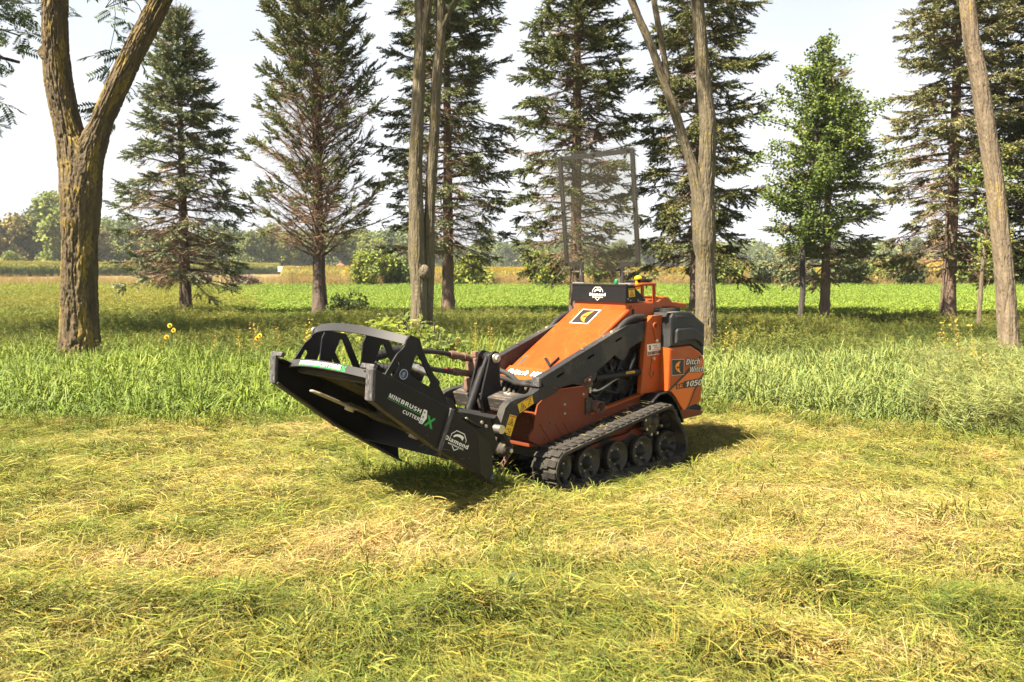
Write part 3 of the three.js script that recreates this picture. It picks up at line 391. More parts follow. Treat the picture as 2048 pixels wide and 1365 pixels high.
shrub('glowing yellow green sapling at the foot of the twin trunks', spot(B(800), 12.9), 0.62, 0.92, 620, [0.13, 0.18, 0.014], [0.27, 0.31, 0.025], 67, PINNATE_S(), 'shrubs among the near trunks');
shrub('leafy green sapling right of the glowing yellow one', spot(B(868), 12.6), 0.42, 0.70, 330, [0.10, 0.15, 0.02], [0.19, 0.24, 0.035], 68, PINNATE_S(), 'shrubs among the near trunks');
function PINNATE_S() { const g = PINNATE.clone(); g.scale(0.15, 0.15, 0.15); return g; }

const nth = (i) => ['leftmost', 'second from the left', 'third from the left', 'fourth from the left', 'fifth from the left', 'sixth from the left', 'seventh from the left', 'eighth from the left', 'ninth from the left', 'tenth from the left', 'eleventh from the left', 'twelfth from the left', 'thirteenth from the left', 'fourteenth from the left', 'fifteenth from the left', 'sixteenth from the left', 'seventeenth from the left', 'eighteenth from the left', 'nineteenth from the left'][i];
// ---------------------------------------------------------------- far woods: every crown a tree
const farKinds = [0, 1, 2, 3].map((k) => { const r = rngOf(90 + k), mats = [], lobes = []; const R = [3.6, 3.0, 4.2, 2.6][k], H = [12, 13.5, 11, 10][k];
  for (let i = 0; i < 11; i++) lobes.push([between(r, -0.6, 0.6) * R, H * (i < 4 ? between(r, 0.1, 0.3) : between(r, 0.35, 0.88)), between(r, -0.6, 0.6) * R, R * between(r, 0.32, 0.55)]);
  for (let i = 0; i < 300; i++) { const L = lobes[i % 11], u = ux(r).multiplyScalar(Math.cbrt(between(r, 0.3, 1)) * L[3]); mats.push(pose(V(L[0] + u.x, L[1] + u.y * 0.9, L[2] + u.z), new THREE.Quaternion().setFromEuler(new THREE.Euler(r(), r() * 6.28, r())), between(r, 1.1, 2.1))); }
  return { mats, H, trunk: barkTube([[0, 0, 0, 0.22], [0.1, H * 0.4, 0, 0.16], [0.2, H * 0.8, 0, 0.06]], 8, 12, 0.02, k, 5) }; });
const farTones = [[[0.09, 0.125, 0.026], [0.18, 0.215, 0.042]], [[0.14, 0.13, 0.034], [0.25, 0.21, 0.055]], [[0.07, 0.11, 0.032], [0.14, 0.185, 0.052]], [[0.125, 0.17, 0.024], [0.22, 0.26, 0.042]]];
function farTree(label, px, d, s, kind, tone, seed, group) {
  const t = thing('far_tree', label, 'tree', spot(B(px), d), seed * 1.7, group), k = farKinds[kind], r = rngOf(seed + 500); t.scale.setScalar(s);
  obj('trunk', k.trunk, BARK.dark, t); swarm('crown', LEAFL, FOLIAGE, k.mats, k.mats.map(() => tint(r, ...farTones[tone], 0.2)), t);
}
const woods = 'trees of the wood beyond the far corn', belt = 'trees of the hazy belt on the horizon';
farTree('broad tawny crowned tree at the far left end of the wood', 22, 182, 1.14, 2, 1, 1, woods);
farTree('olive tree in the wood left of the forked trunk', 78, 185, 1.0, 1, 0, 2, woods);
farTree('bright green rounded tree hard against the left side of the forked trunk', 114, 178, 1.18, 1, 3, 3, woods);
farTree('low pale green tree at the front edge of the wood', 26, 165, 0.42, 2, 3, 4, woods);
[[-40, 178, 1.15, 0, 0], [52, 196, 0.98, 3, 2], [96, 198, 1.02, 0, 2], [140, 190, 1.25, 1, 0], [172, 186, 1.15, 2, 1]].forEach(([px, d, s, k, c], i) => farTree(nth(i) + ' of five crowns inside the wood behind the left corn', px, d, s, k, c, 10 + i, woods));
[[215, 200, 1.0, 2, 0], [262, 205, 0.95, 1, 2], [310, 205, 0.9, 3, 0], [352, 210, 0.92, 0, 3], [398, 208, 0.8, 2, 2], [440, 212, 0.85, 1, 0], [470, 214, 0.9, 0, 2]].forEach(([px, d, s, k, c], i) => farTree(nth(i) + ' of seven wood trees glimpsed behind the pointed spruce', px, d, s, k, c, 20 + i, woods));
[[505, 205, 0.92, 2, 0], [545, 208, 0.86, 1, 3], [585, 212, 0.82, 0, 3], [622, 215, 0.9, 3, 2], [664, 216, 0.84, 2, 2], [706, 218, 0.92, 0, 0], [744, 218, 0.96, 2, 3], [778, 222, 0.8, 1, 2]].forEach(([px, d, s, k, c], i) => farTree(nth(i) + ' of eight rounded wood trees behind the fan spruce and trailer', px, d, s, k, c, 30 + i, woods));
[[830, 300], [872, 310], [920, 320], [968, 300], [1012, 330], [1052, 320], [1100, 330], [1142, 320], [1190, 330], [1238, 340]].forEach(([px, d], i) => farTree(nth(i) + ' of ten hazy horizon trees left of the shield', px, d, 0.78 + 0.13 * noise(i * 1.7, 3), i % 4, [2, 0, 2, 3][i % 4], 40 + i, belt));
[[1285, 350], [1330, 345], [1378, 340], [1425, 330], [1470, 320], [1518, 310], [1566, 300], [1612, 300], [1660, 290], [1712, 290], [1765, 285], [1820, 280], [1872, 280], [1928, 280], [1985, 270], [2040, 270]].forEach(([px, d], i) => farTree(nth(i) + ' of sixteen hazy horizon trees beyond the golden crop', px, d, 0.82 + 0.2 * noise(i * 2.3, 9), (i + 1) % 4, [2, 2, 0, 2][i % 4], 60 + i, belt));

{ // the closed mass of the woods behind the single crowns
  const r = rngOf(640), mats = [], cols = []; const put = (px, d, h, s0) => { mats.push(pose(V(B(px) * d, h, -d), new THREE.Quaternion().setFromEuler(new THREE.Euler(r(), r() * 6.28, r())), s0 * between(r, 0.8, 1.6))); cols.push(tint(r, [0.075, 0.11, 0.028], [0.155, 0.19, 0.042], 0.2)); };
  for (let k = 0; k < 5200; k++) { const px = between(r, -120, 830), d = between(r, 218, 236), top = (px < 230 ? 10 : 7.5) + 3.5 * fbm(px * 0.022, 5, 3); put(px, d, top * Math.pow(r(), 0.8), 1.9); }
  for (let k = 0; k < 5200; k++) { const px = between(r, 780, 2130), d = between(r, 352, 375), top = 7 + 5 * fbm(px * 0.02, 9, 3); put(px, d, top * Math.pow(r(), 0.8), 2.6); }
  tag(swarm('far_wood', LEAFL, FOLIAGE, mats, cols), 'closed green mass of the far woods along the horizon', 'wood');
}

// ---------------------------------------------------------------- corn, crop, field plants
const CORN = [1, 2].map((k) => { const r = rngOf(100 + k), s = new Strips(); const g = [0.75, 0.95, 0.5], y = [1.35, 1.15, 0.55];
  s.strip([V(0, 0, 0), V(0.02, 1.1, 0), V(0, 2.1, 0)], [0.016, 0.013, 0.007], V(1, 0, 0), g, y); s.strip([V(0, 0, 0), V(0.02, 1.1, 0), V(0, 2.1, 0)], [0.016, 0.013, 0.007], V(0, 0, 1), g, y);
  for (let i = 0; i < 11; i++) { const h = 0.35 + i * 0.15, a = i * 2.6 + between(r, -0.5, 0.5), l = between(r, 0.45, 0.75), d = V(Math.cos(a), 0, Math.sin(a)), sd = V(-d.z, 0, d.x), P = (t) => V(d.x * l * t, h + 0.38 * t - 0.75 * t * t, d.z * l * t); s.strip([P(0), P(0.35), P(0.7), P(1)], [0.018, 0.042, 0.036, 0.006], sd, vary(g, r, 0.2), vary(i > 7 ? y : g, r, 0.25)); }
  for (let i = 0; i < 6; i++) { const a = i * 1.05, l = between(r, 0.22, 0.32); s.strip([V(0, 2.05, 0), V(Math.cos(a) * l * 0.35, 2.05 + l, Math.sin(a) * l * 0.35)], [0.014, 0.008], V(-Math.sin(a), 0, Math.cos(a)), [1.45, 1.15, 0.6], [1.6, 1.2, 0.65]); }
  return s.geometry(); });
function corn(name, label, n, where, g0, g1, size, seed) { const r = rngOf(seed), m = [[], []], c = [[], []]; for (let k = 0; k < n; k++) { const [x, z] = where(r), v = r() < 0.5 ? 0 : 1; m[v].push(pose(V(x, 0, z), new THREE.Quaternion().setFromAxisAngle(UPV, r() * 6.28), V(1, between(r, 0.9, 1.08), 1).multiplyScalar(size * between(r, 0.92, 1.05)))); c[v].push(tint(r, g0, g1, 0.15)); }
  const t = thing(name, label, 'crop'); t.userData.kind = 'stuff'; swarm('corn', CORN[0], FOLIAGE, m[0], c[0], t); swarm('corn', CORN[1], FOLIAGE, m[1], c[1], t); }
// far field on the left: its front runs away to the right
corn('far_corn_field', 'tall green corn with golden tassels far off on the left', 9000, (r) => { const u = r(), v = Math.pow(r(), 1.4) * 14, a = spot(B(-140), 128), b = spot(B(562), 200); return [lerp(a[0], b[0], u) - v * 0.3, lerp(a[2], b[2], u) - v]; }, [0.15, 0.185, 0.035], [0.24, 0.255, 0.055], 1.02, 201);
corn('near_corn_field', 'ripening yellow green corn behind the shrubs of the verge', 13000, (r) => { const d = lerp(70, 88, Math.pow(r(), 1.3)); return [B(between(r, 690, 2110)) * d, -d]; }, [0.18, 0.195, 0.035], [0.31, 0.28, 0.06], 0.62, 202);
corn('near_corn_field', 'strip of ripe corn beside the white trailer', 1300, (r) => { const d = lerp(92, 112, r()); return [B(between(r, 566, 760)) * d, -d]; }, [0.17, 0.18, 0.04], [0.28, 0.25, 0.07], 0.68, 203);
corn('ripe_crop', 'flat golden top of the ripe crop reaching back to the horizon belt', 12000, (r) => { const d = 88 + 210 * Math.pow(r(), 1.6); return [B(between(r, 780, 2110)) * d, -d]; }, [0.29, 0.23, 0.10], [0.38, 0.30, 0.135], 0.60, 204);
corn('golden_corn', 'tall golden corn leaves between the shrubs on the right', 700, (r) => { const d = lerp(64, 70, r()); return [B(between(r, 1660, 2080)) * d, -d]; }, [0.29, 0.225, 0.07], [0.40, 0.31, 0.11], 0.86, 205);

const TUFT_LEAFY = (() => { const r = rngOf(301), s = new Strips(); for (let k = 0; k < 64; k++) { const p = V(between(r, -0.16, 0.16), between(r, 0.03, 0.26), between(r, -0.16, 0.16)), d = ux(r); d.y = Math.abs(d.y) * 0.4 + 0.1; d.normalize(); s.leaf(p, d, V(0, 0, 0).crossVectors(d, ux(r)).normalize(), 0.036, 0.0135, vary([1, 1, 1], r, 0.25)); } return s.geometry(); })();
{ const r = rngOf(302), m = [], c = []; for (let k = 0; k < 60000; k++) { const d = 21 / (1 - r() * (1 - 21 / 61)), px = between(r, -120, 2150), x = B(px) * d; const L = sstep(-x / d, 0.30, 0.46); if (r() < L * 0.55) continue; m.push(pose(V(x, 0, -d), new THREE.Quaternion().setFromAxisAngle(UPV, r() * 6.28), between(r, 0.7, 1.25) * (0.8 + 0.012 * d))); const w = fbm(x * 0.1, d * 0.08, 3); const q = mix3(mix3([0.12, 0.19, 0.016], [0.18, 0.24, 0.024], w), [0.20, 0.22, 0.026], L * 0.8); c.push(tint(r, q, q.map((v) => v * 1.25), 0.18)); }
  tag(swarm('green_field', TUFT_LEAFY, FOLIAGE, m, c), 'bright green low crop field behind the row of trees', 'field'); }
// ---------------------------------------------------------------- the tracked loader. Own axes: x to its rear, y up, z to the side that faces the camera
const TURN = 43.7 * Math.PI / 180, BASE = [0.052, 0, -6.352];
const loader = thing('compact_loader', 'orange stand-on tracked loader with black arms, fuel tank and clear debris shield', 'loader', BASE, TURN);
// flat print on a quad: corners top-left, top-right, bottom-right, bottom-left
function print(name, corners, w, h, draw, parent, rough = 0.45) {
  const tex = canvasTex(w, h, (g) => { g.clearRect(0, 0, w, h); draw(g, w, h); });
  const g = new THREE.BufferGeometry(); g.setAttribute('position', new THREE.Float32BufferAttribute(corners.flat(), 3)); g.setAttribute('uv', new THREE.Float32BufferAttribute([0, 1, 1, 1, 1, 0, 0, 0], 2)); g.setIndex([0, 3, 1, 1, 3, 2]); g.computeVertexNormals();
  return obj(name, g, new THREE.MeshStandardMaterial({ map: tex, transparent: true, roughness: rough, side: THREE.DoubleSide }), parent);
}
const sideQuad = (a, b, c, d, z) => [a, b, c, d].map(([x, y]) => [x, y, z]);
const font = (g, px, style = 'bold') => { g.font = style + ' ' + px + 'px sans-serif'; g.textBaseline = 'alphabetic'; };
function fitText(g, s, x, y, w, px, style = 'bold', outline) { font(g, px, style); const k = w / g.measureText(s).width; g.save(); g.translate(x, y); g.scale(k, 1); if (outline) { g.lineJoin = 'round'; g.lineWidth = outline[1]; g.strokeStyle = outline[0]; g.strokeText(s, 0, 0); } g.fillText(s, 0, 0); g.restore(); }
function warnTriangle(g, x, y, s) { g.strokeStyle = '#14120a'; g.lineWidth = s * 0.09; g.beginPath(); g.moveTo(x + s / 2, y); g.lineTo(x + s, y + s * 0.9); g.lineTo(x, y + s * 0.9); g.closePath(); g.stroke(); g.fillStyle = '#14120a'; g.fillRect(x + s * 0.45, y + s * 0.35, s * 0.12, s * 0.3); g.fillRect(x + s * 0.3, y + s * 0.66, s * 0.42, s * 0.1); g.fillRect(x + s * 0.56, y + s * 0.45, s * 0.16, s * 0.1); }
function diamondMark(g, w, h, s2) { g.strokeStyle = g.fillStyle = '#e9e9e4'; g.lineWidth = w * 0.022; g.lineJoin = 'round'; g.beginPath(); g.moveTo(w * 0.22, h * 0.40); g.lineTo(w * 0.22, h * 0.28); g.lineTo(w * 0.36, h * 0.04); g.lineTo(w * 0.66, h * 0.04); g.lineTo(w * 0.80, h * 0.28); g.lineTo(w * 0.80, h * 0.40); g.stroke();
  g.beginPath(); g.moveTo(w * 0.30, h * 0.36); g.bezierCurveTo(w * 0.36, h * 0.16, w * 0.52, h * 0.10, w * 0.70, h * 0.20); g.bezierCurveTo(w * 0.66, h * 0.24, w * 0.70, h * 0.32, w * 0.66, h * 0.38); g.lineTo(w * 0.60, h * 0.30); g.bezierCurveTo(w * 0.5, h * 0.26, w * 0.4, h * 0.28, w * 0.34, h * 0.40); g.closePath(); g.fill();
  fitText(g, 'Diamond', w * 0.03, h * 0.66, w * 0.94, h * 0.29, 'bold'); fitText(g, s2, w * 0.2, h * 0.79, w * 0.62, h * 0.11, 'bold'); g.beginPath(); g.moveTo(w * 0.38, h * 0.82); g.lineTo(w * 0.50, h * 0.97); g.lineTo(w * 0.62, h * 0.82); g.stroke(); }
function crescentMark(g, x, y, w, h) { g.fillStyle = '#e8871c'; g.beginPath(); g.moveTo(x + w * 0.72, y + h * 0.08); g.bezierCurveTo(x + w * 0.05, y + h * 0.20, x + w * 0.05, y + h * 0.72, x + w * 0.78, y + h * 0.93); g.bezierCurveTo(x + w * 0.5, y + h * 0.66, x + w * 0.5, y + h * 0.34, x + w * 0.72, y + h * 0.08); g.fill(); g.fillStyle = '#1a1512'; g.beginPath(); g.moveTo(x + w * 0.28, y + h * 0.52); g.lineTo(x + w * 0.5, y + h * 0.40); g.lineTo(x + w * 0.48, y + h * 0.5); g.lineTo(x + w * 0.62, y + h * 0.46); g.lineTo(x + w * 0.46, y + h * 0.60); g.lineTo(x + w * 0.36, y + h * 0.66); g.lineTo(x + w * 0.40, y + h * 0.56); g.closePath(); g.fill(); }
const MATTE = M.black;

// tracks: rubber belt round three centres, lugs outside, wheels inside
function hull(pts) { const p = pts.slice().sort((a, b) => a[0] - b[0] || a[1] - b[1]), cr = (o, a, b) => (a[0] - o[0]) * (b[1] - o[1]) - (a[1] - o[1]) * (b[0] - o[0]); const lo = [], up = []; for (const q of p) { while (lo.length > 1 && cr(lo[lo.length - 2], lo[lo.length - 1], q) <= 0) lo.pop(); lo.push(q); } for (const q of p.reverse()) { while (up.length > 1 && cr(up[up.length - 2], up[up.length - 1], q) <= 0) up.pop(); up.push(q); } return lo.slice(0, -1).concat(up.slice(0, -1)); }
const RUN = [[-0.045, 0.148, 0.138], [1.152, 0.142, 0.138], [1.03, 0.337, 0.128]];
const runOutline = (grow) => hull(RUN.flatMap(([x, y, r]) => Array.from({ length: 40 }, (_, k) => [x + (r + grow) * Math.cos(k / 40 * 6.2832), y + (r + grow) * Math.sin(k / 40 * 6.2832)])));
function wheel(parent, name, x, y, z, s, r, face) {
  const prof = face === 'idler' ? [[0, -0.02], [0.03, -0.016], [0.034, -0.045], [0.06, -0.05], [0.068, -0.03], [r - 0.016, -0.012], [r - 0.004, -0.002], [r, -0.008], [r, -0.05], [r - 0.03, -0.055]] : [[0, -0.028], [0.038, -0.03], [0.068, -0.036], [r * 0.66, -0.036], [r * 0.70, -0.030], [r - 0.010, -0.003], [r - 0.004, 0], [r, -0.005], [r, -0.045], [r - 0.035, -0.05], [r - 0.035, -0.10], [r, -0.105], [r, -0.135], [0.05, -0.14]];
  const w = obj(name, [turned([0, 0, 0], prof, 40)], M.rim, parent); w.position.set(x, y, z); if (s < 0) w.rotation.y = Math.PI;
  obj('hub', [turned([0, 0, -0.03], [[0, 0.046], [0.018, 0.044], [0.034, 0.02], [0.042, 0.006], [0.046, 0]], 24)], M.engine, w);
  for (let k = 0; k < 5; k++) { const a = k / 5 * 6.283 + 0.4 + x; obj('bolt', [bolt([Math.cos(a) * 0.058, Math.sin(a) * 0.058, -0.031], 0.007, 0.008)], M.zinc, w); }
  return w;
}
for (const s of [1, -1]) {
  const z0 = s > 0 ? 0.31 : -0.54, z1 = s > 0 ? 0.54 : -0.31, outer = runOutline(0), inner = runOutline(-0.026);
  const belt = obj('track_belt', [plate(outer, z0, z1, 0.005, [inner.slice().reverse()])], M.rubber, loader);
  // lugs walk along the outside of the belt
  const P = outer.concat([outer[0]]), seg = [0]; for (let i = 1; i < P.length; i++) seg.push(seg[i - 1] + Math.hypot(P[i][0] - P[i - 1][0], P[i][1] - P[i - 1][1]));
  const total = seg[seg.length - 1], N = 46, lug = mergeGeometries([boxy(-0.024, 0.026, -0.006, 0.014, 0.004, 0.109, 0.005), boxy(-0.052, -0.004, -0.006, 0.014, -0.107, -0.004, 0.005), boxy(-0.04, -0.014, -0.006, 0.012, -0.01, 0.04, 0.004)].map(plain));
  for (let k = 0; k < N; k++) { const d = (k + 0.3) / N * total; let i = 1; while (seg[i] < d) i++; const t = (d - seg[i - 1]) / (seg[i] - seg[i - 1]), x = lerp(P[i - 1][0], P[i][0], t), y = lerp(P[i - 1][1], P[i][1], t), q = obj('tread_lug', lug, M.rubber, belt); q.position.set(x, y, (z0 + z1) / 2); q.rotation.z = Math.atan2(P[i][1] - P[i - 1][1], P[i][0] - P[i - 1][0]) + Math.PI; }
  // drive pins showing along the inside of the belt
  const pins = []; for (let k = 0; k < 34; k++) { const d = (k + 0.5) / 34 * total; let i = 1; while (seg[i] < d) i++; const a = Math.atan2(P[i][1] - P[i - 1][1], P[i][0] - P[i - 1][0]), t = (d - seg[i - 1]) / (seg[i] - seg[i - 1]); pins.push(boxy(-0.012, 0.012, -0.03, 0.02, -0.03, 0.03, 0.006).rotateZ(a).translate(lerp(P[i - 1][0], P[i][0], t) - Math.sin(a) * 0.045, lerp(P[i - 1][1], P[i][1], t) + Math.cos(a) * 0.045, (z0 + z1) / 2)); }
  obj('guide_lugs', pins, M.rubber, belt);
  const zf = s * 0.455;
  wheel(loader, 'idler_wheel', -0.03, 0.14, s * 0.44, s, 0.108, 'idler');
  for (const x of [0.242, 0.55, 0.842, 1.146]) wheel(loader, 'road_wheel', x, 0.136, zf, s, 0.114);
  const sp = obj('drive_sprocket', [turned([0, 0, 0], [[0, 0.02], [0.03, 0.02], [0.034, 0], [0.05, -0.004], [0.062, -0.02], [0.088, -0.02], [0.098, -0.03], [0.1, -0.06], [0, -0.06]], 36)], M.rim, loader); sp.position.set(1.0, 0.345, s * 0.44); if (s < 0) sp.rotation.y = Math.PI;
  for (let k = 0; k < 9; k++) { const a = k / 9 * 6.283 + 0.2; obj('drive_pin', [rod([Math.cos(a) * 0.106, Math.sin(a) * 0.106, -0.07], [Math.cos(a) * 0.106, Math.sin(a) * 0.106, 0.0], 0.011, 10)], M.zinc, sp); }
  for (let k = 0; k < 4; k++) { const a = k / 4 * 6.283 + 0.7; obj('bolt', [bolt([Math.cos(a) * 0.055, Math.sin(a) * 0.055, -0.015], 0.008, 0.01)], M.zinc, sp); }
  obj('track_frame', [boxy(0.02, 1.12, 0.13, 0.20, s > 0 ? 0.34 : -0.38, s > 0 ? 0.38 : -0.34, 0.006), boxy(-0.06, 0.1, 0.12, 0.165, s > 0 ? 0.34 : -0.40, s > 0 ? 0.40 : -0.34, 0.006)], M.under, loader);
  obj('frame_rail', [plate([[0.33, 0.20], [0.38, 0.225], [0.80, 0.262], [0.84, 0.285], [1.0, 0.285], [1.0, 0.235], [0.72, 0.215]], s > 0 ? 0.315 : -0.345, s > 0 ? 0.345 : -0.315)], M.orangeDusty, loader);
}
// chassis
const BODY = [[-0.205, 0.335], [-0.211, 0.367], [-0.165, 0.408], [-0.152, 0.49], [-0.12, 0.57], [0.02, 0.655], [0.39, 0.655], [0.39, 0.447], [0.99, 0.537], [1.0, 0.25], [-0.06, 0.262]];
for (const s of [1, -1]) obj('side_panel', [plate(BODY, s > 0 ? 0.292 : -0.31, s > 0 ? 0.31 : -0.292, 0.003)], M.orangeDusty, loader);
obj('belly', [boxy(-0.12, 1.42, 0.20, 0.30, -0.29, 0.29, 0.01), boxy(0.95, 1.45, 0.30, 0.9, -0.12, 0.12, 0.02)], M.under, loader);
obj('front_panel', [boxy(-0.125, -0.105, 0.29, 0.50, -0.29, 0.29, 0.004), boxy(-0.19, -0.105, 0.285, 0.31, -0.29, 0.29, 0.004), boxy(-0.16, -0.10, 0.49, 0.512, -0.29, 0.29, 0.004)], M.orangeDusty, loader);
for (const [y, z] of [[0.42, -0.12], [0.35, 0.2], [0.45, 0.22], [0.36, -0.2]]) obj('bolt', [bolt([-0.128, y, z], 0.01, 0.01, 'x')], M.rusty, loader);
for (const [x, y] of [[0.137, 0.547], [0.138, 0.482], [0.33, 0.60]]) obj('bolt', [bolt([x, y, 0.314], 0.009, 0.010)], M.cream, loader);
for (const [x, y] of [[-0.107, 0.429], [-0.012, 0.432], [-0.066, 0.325]]) obj('bolt_hole', [turned([x, y, 0.3095], [[0, 0], [0.008, 0.0015]], 12)], MATTE, loader);
for (const x of [-0.02, 0.12, 0.2]) obj('weld_seam', [beam([x - 0.07, 0.42, 0.311], [x + 0.06, 0.27, 0.311], 0.018, 0.006)], M.orangeDusty, loader);
obj('side_ledge', [beam([0.385, 0.452, 0.318], [0.995, 0.541, 0.318], 0.012, 0.05)], M.orange, loader);
obj('ledge_tape', [beam([0.47, 0.4745, 0.33], [0.56, 0.4875, 0.33], 0.004, 0.02)], M.yellow, loader);
// engine bay seen between arm and ledge
{
  const r = rngOf(61), blk = [boxy(0.40, 1.0, 0.46, 0.82, -0.24, 0.19, 0.02), boxy(0.45, 0.75, 0.56, 0.78, 0.17, 0.23, 0.02), boxy(0.80, 0.96, 0.55, 0.88, 0.1, 0.25, 0.02)], bits = [], lines = [];
  for (let k = 0; k < 26; k++) { const x = between(r, 0.42, 0.96), y = between(r, 0.50, 0.86), z = 0.2 + between(r, 0, 0.05); bits.push(r() < 0.5 ? boxy(x - 0.03, x + 0.03, y - 0.02, y + 0.02, z - 0.02, z + 0.02, 0.005) : turned([x, y, z], [[0, 0.03], [0.022, 0.03], [0.026, 0], [0.02, -0.03]], 14)); }
  for (let k = 0; k < 9; k++) { const x = between(r, 0.42, 0.8), y = between(r, 0.5, 0.8); lines.push(hose([[x, y, 0.25], [x + 0.08, y - between(r, 0.03, 0.12), 0.28], [x + 0.2, y + between(r, -0.1, 0.08), 0.26], [x + 0.3, y + 0.05, 0.2]], 0.009, 16, 6)); }
  obj('engine', blk, M.engine, loader); obj('engine_fittings', bits, M.engine, loader); obj('engine_lines', lines, M.hose, loader);
  obj('steel_line', [hose([[0.42, 0.615, 0.3], [0.50, 0.61, 0.305], [0.60, 0.635, 0.30], [0.72, 0.665, 0.28], [0.88, 0.69, 0.26]], 0.007, 20, 8), rod([0.415, 0.60, 0.3], [0.415, 0.64, 0.3], 0.012, 8), rod([0.44, 0.615, 0.3], [0.475, 0.613, 0.303], 0.014, 6)], M.zinc, loader);
  obj('air_hose', [hose([[0.9, 0.66, 0.28], [0.86, 0.72, 0.3], [0.91, 0.80, 0.3], [0.95, 0.84, 0.28]], 0.016, 16, 8)], M.hose, loader);
  obj('copper_wire', [hose([[0.52, 0.68, 0.27], [0.54, 0.78, 0.26], [0.57, 0.86, 0.25]], 0.005, 12, 6), hose([[0.68, 0.78, 0.27], [0.70, 0.72, 0.28]], 0.006, 8, 6)], M.rusty, loader);
  obj('exhaust_plate', [boxy(0.35, 0.42, 0.45, 0.57, 0.30, 0.325, 0.006)], M.under, loader);
  obj('exhaust_pipe', [turned([0.455, 0.497, 0.30], [[0.036, -0.06], [0.036, 0.075], [0.046, 0.075], [0.046, 0.02], [0.044, -0.06]], 28)], M.rusty, loader);
}
// tower plate carrying the arm pivots
{
  const tw = obj('tower_plate', [plate([[0.925, 0.548], [0.993, 1.088], [1.056, 1.134], [1.198, 1.135], [1.156, 0.552], [1.05, 0.546]], 0.322, 0.362, 0.003)], M.orange, loader);
  for (const [x, y, f] of [[1.085, 1.055, -1], [1.057, 0.692, 1]]) {
    obj('pin_retainer', [turned([x, y, 0.362], [[0.012, 0.012], [0.027, 0.012], [0.029, 0.006], [0.030, 0]], 22), beam([x - 0.018, y, 0.366], [x - 0.012 + 0.03 * (f < 0 ? 1 : 0.6), y + 0.115 * f, 0.366], 0.018, 0.010)], M.orange, tw); obj('pin_bolt', [bolt([x + (f < 0 ? 0.018 : 0.01), y + 0.115 * f, 0.372], 0.013, 0.016)], M.cream, tw); }
  obj('bolt_hole', [turned([1.15, 1.055, 0.3615], [[0, 0], [0.005, 0.0015]], 10)], MATTE, tw);
  print('dealer_label', sideQuad([0.991, 0.918], [1.163, 0.922], [1.168, 0.837], [1.001, 0.831], 0.3638), 256, 128, (g, w, h) => { g.fillStyle = '#dcd8cc'; g.fillRect(0, 0, w, h); g.fillStyle = '#1c1a18'; g.fillRect(34, 14, 36, 52); g.fillStyle = '#d8741c'; g.beginPath(); g.ellipse(53, 40, 8, 20, 0.3, 0, 7); g.fill(); g.fillStyle = '#2a2824'; fitText(g, 'Ditch', 104, 34, 84, 26); fitText(g, 'Witch', 128, 56, 88, 24); for (let k = 0; k < 9; k++) g.fillRect(96 + k * 15, 66, 10, 9); g.fillRect(8, 84, w - 16, 38); g.fillStyle = '#b9b5a8'; for (let q = 0; q < 2; q++) for (let k = 0; k < 3; k++) for (let m = 0; m < 7 - k; m++) g.fillRect(18 + q * 116 + m * 14, 90 + k * 11, 10, 5); }, tw);
}
// curved black fender above the rear of the near track
for (const s of [1, -1]) { const up = [[0.98, 0.50], [1.06, 0.545], [1.16, 0.552], [1.22, 0.52], [1.27, 0.465], [1.32, 0.395], [1.37, 0.30]], lo = up.map(([x, y]) => [x - 0.012, y - 0.014]).reverse(); obj('fender', [plate(up.concat(lo), s > 0 ? 0.14 : -0.445, s > 0 ? 0.445 : -0.14, 0.003)], M.black, loader); }
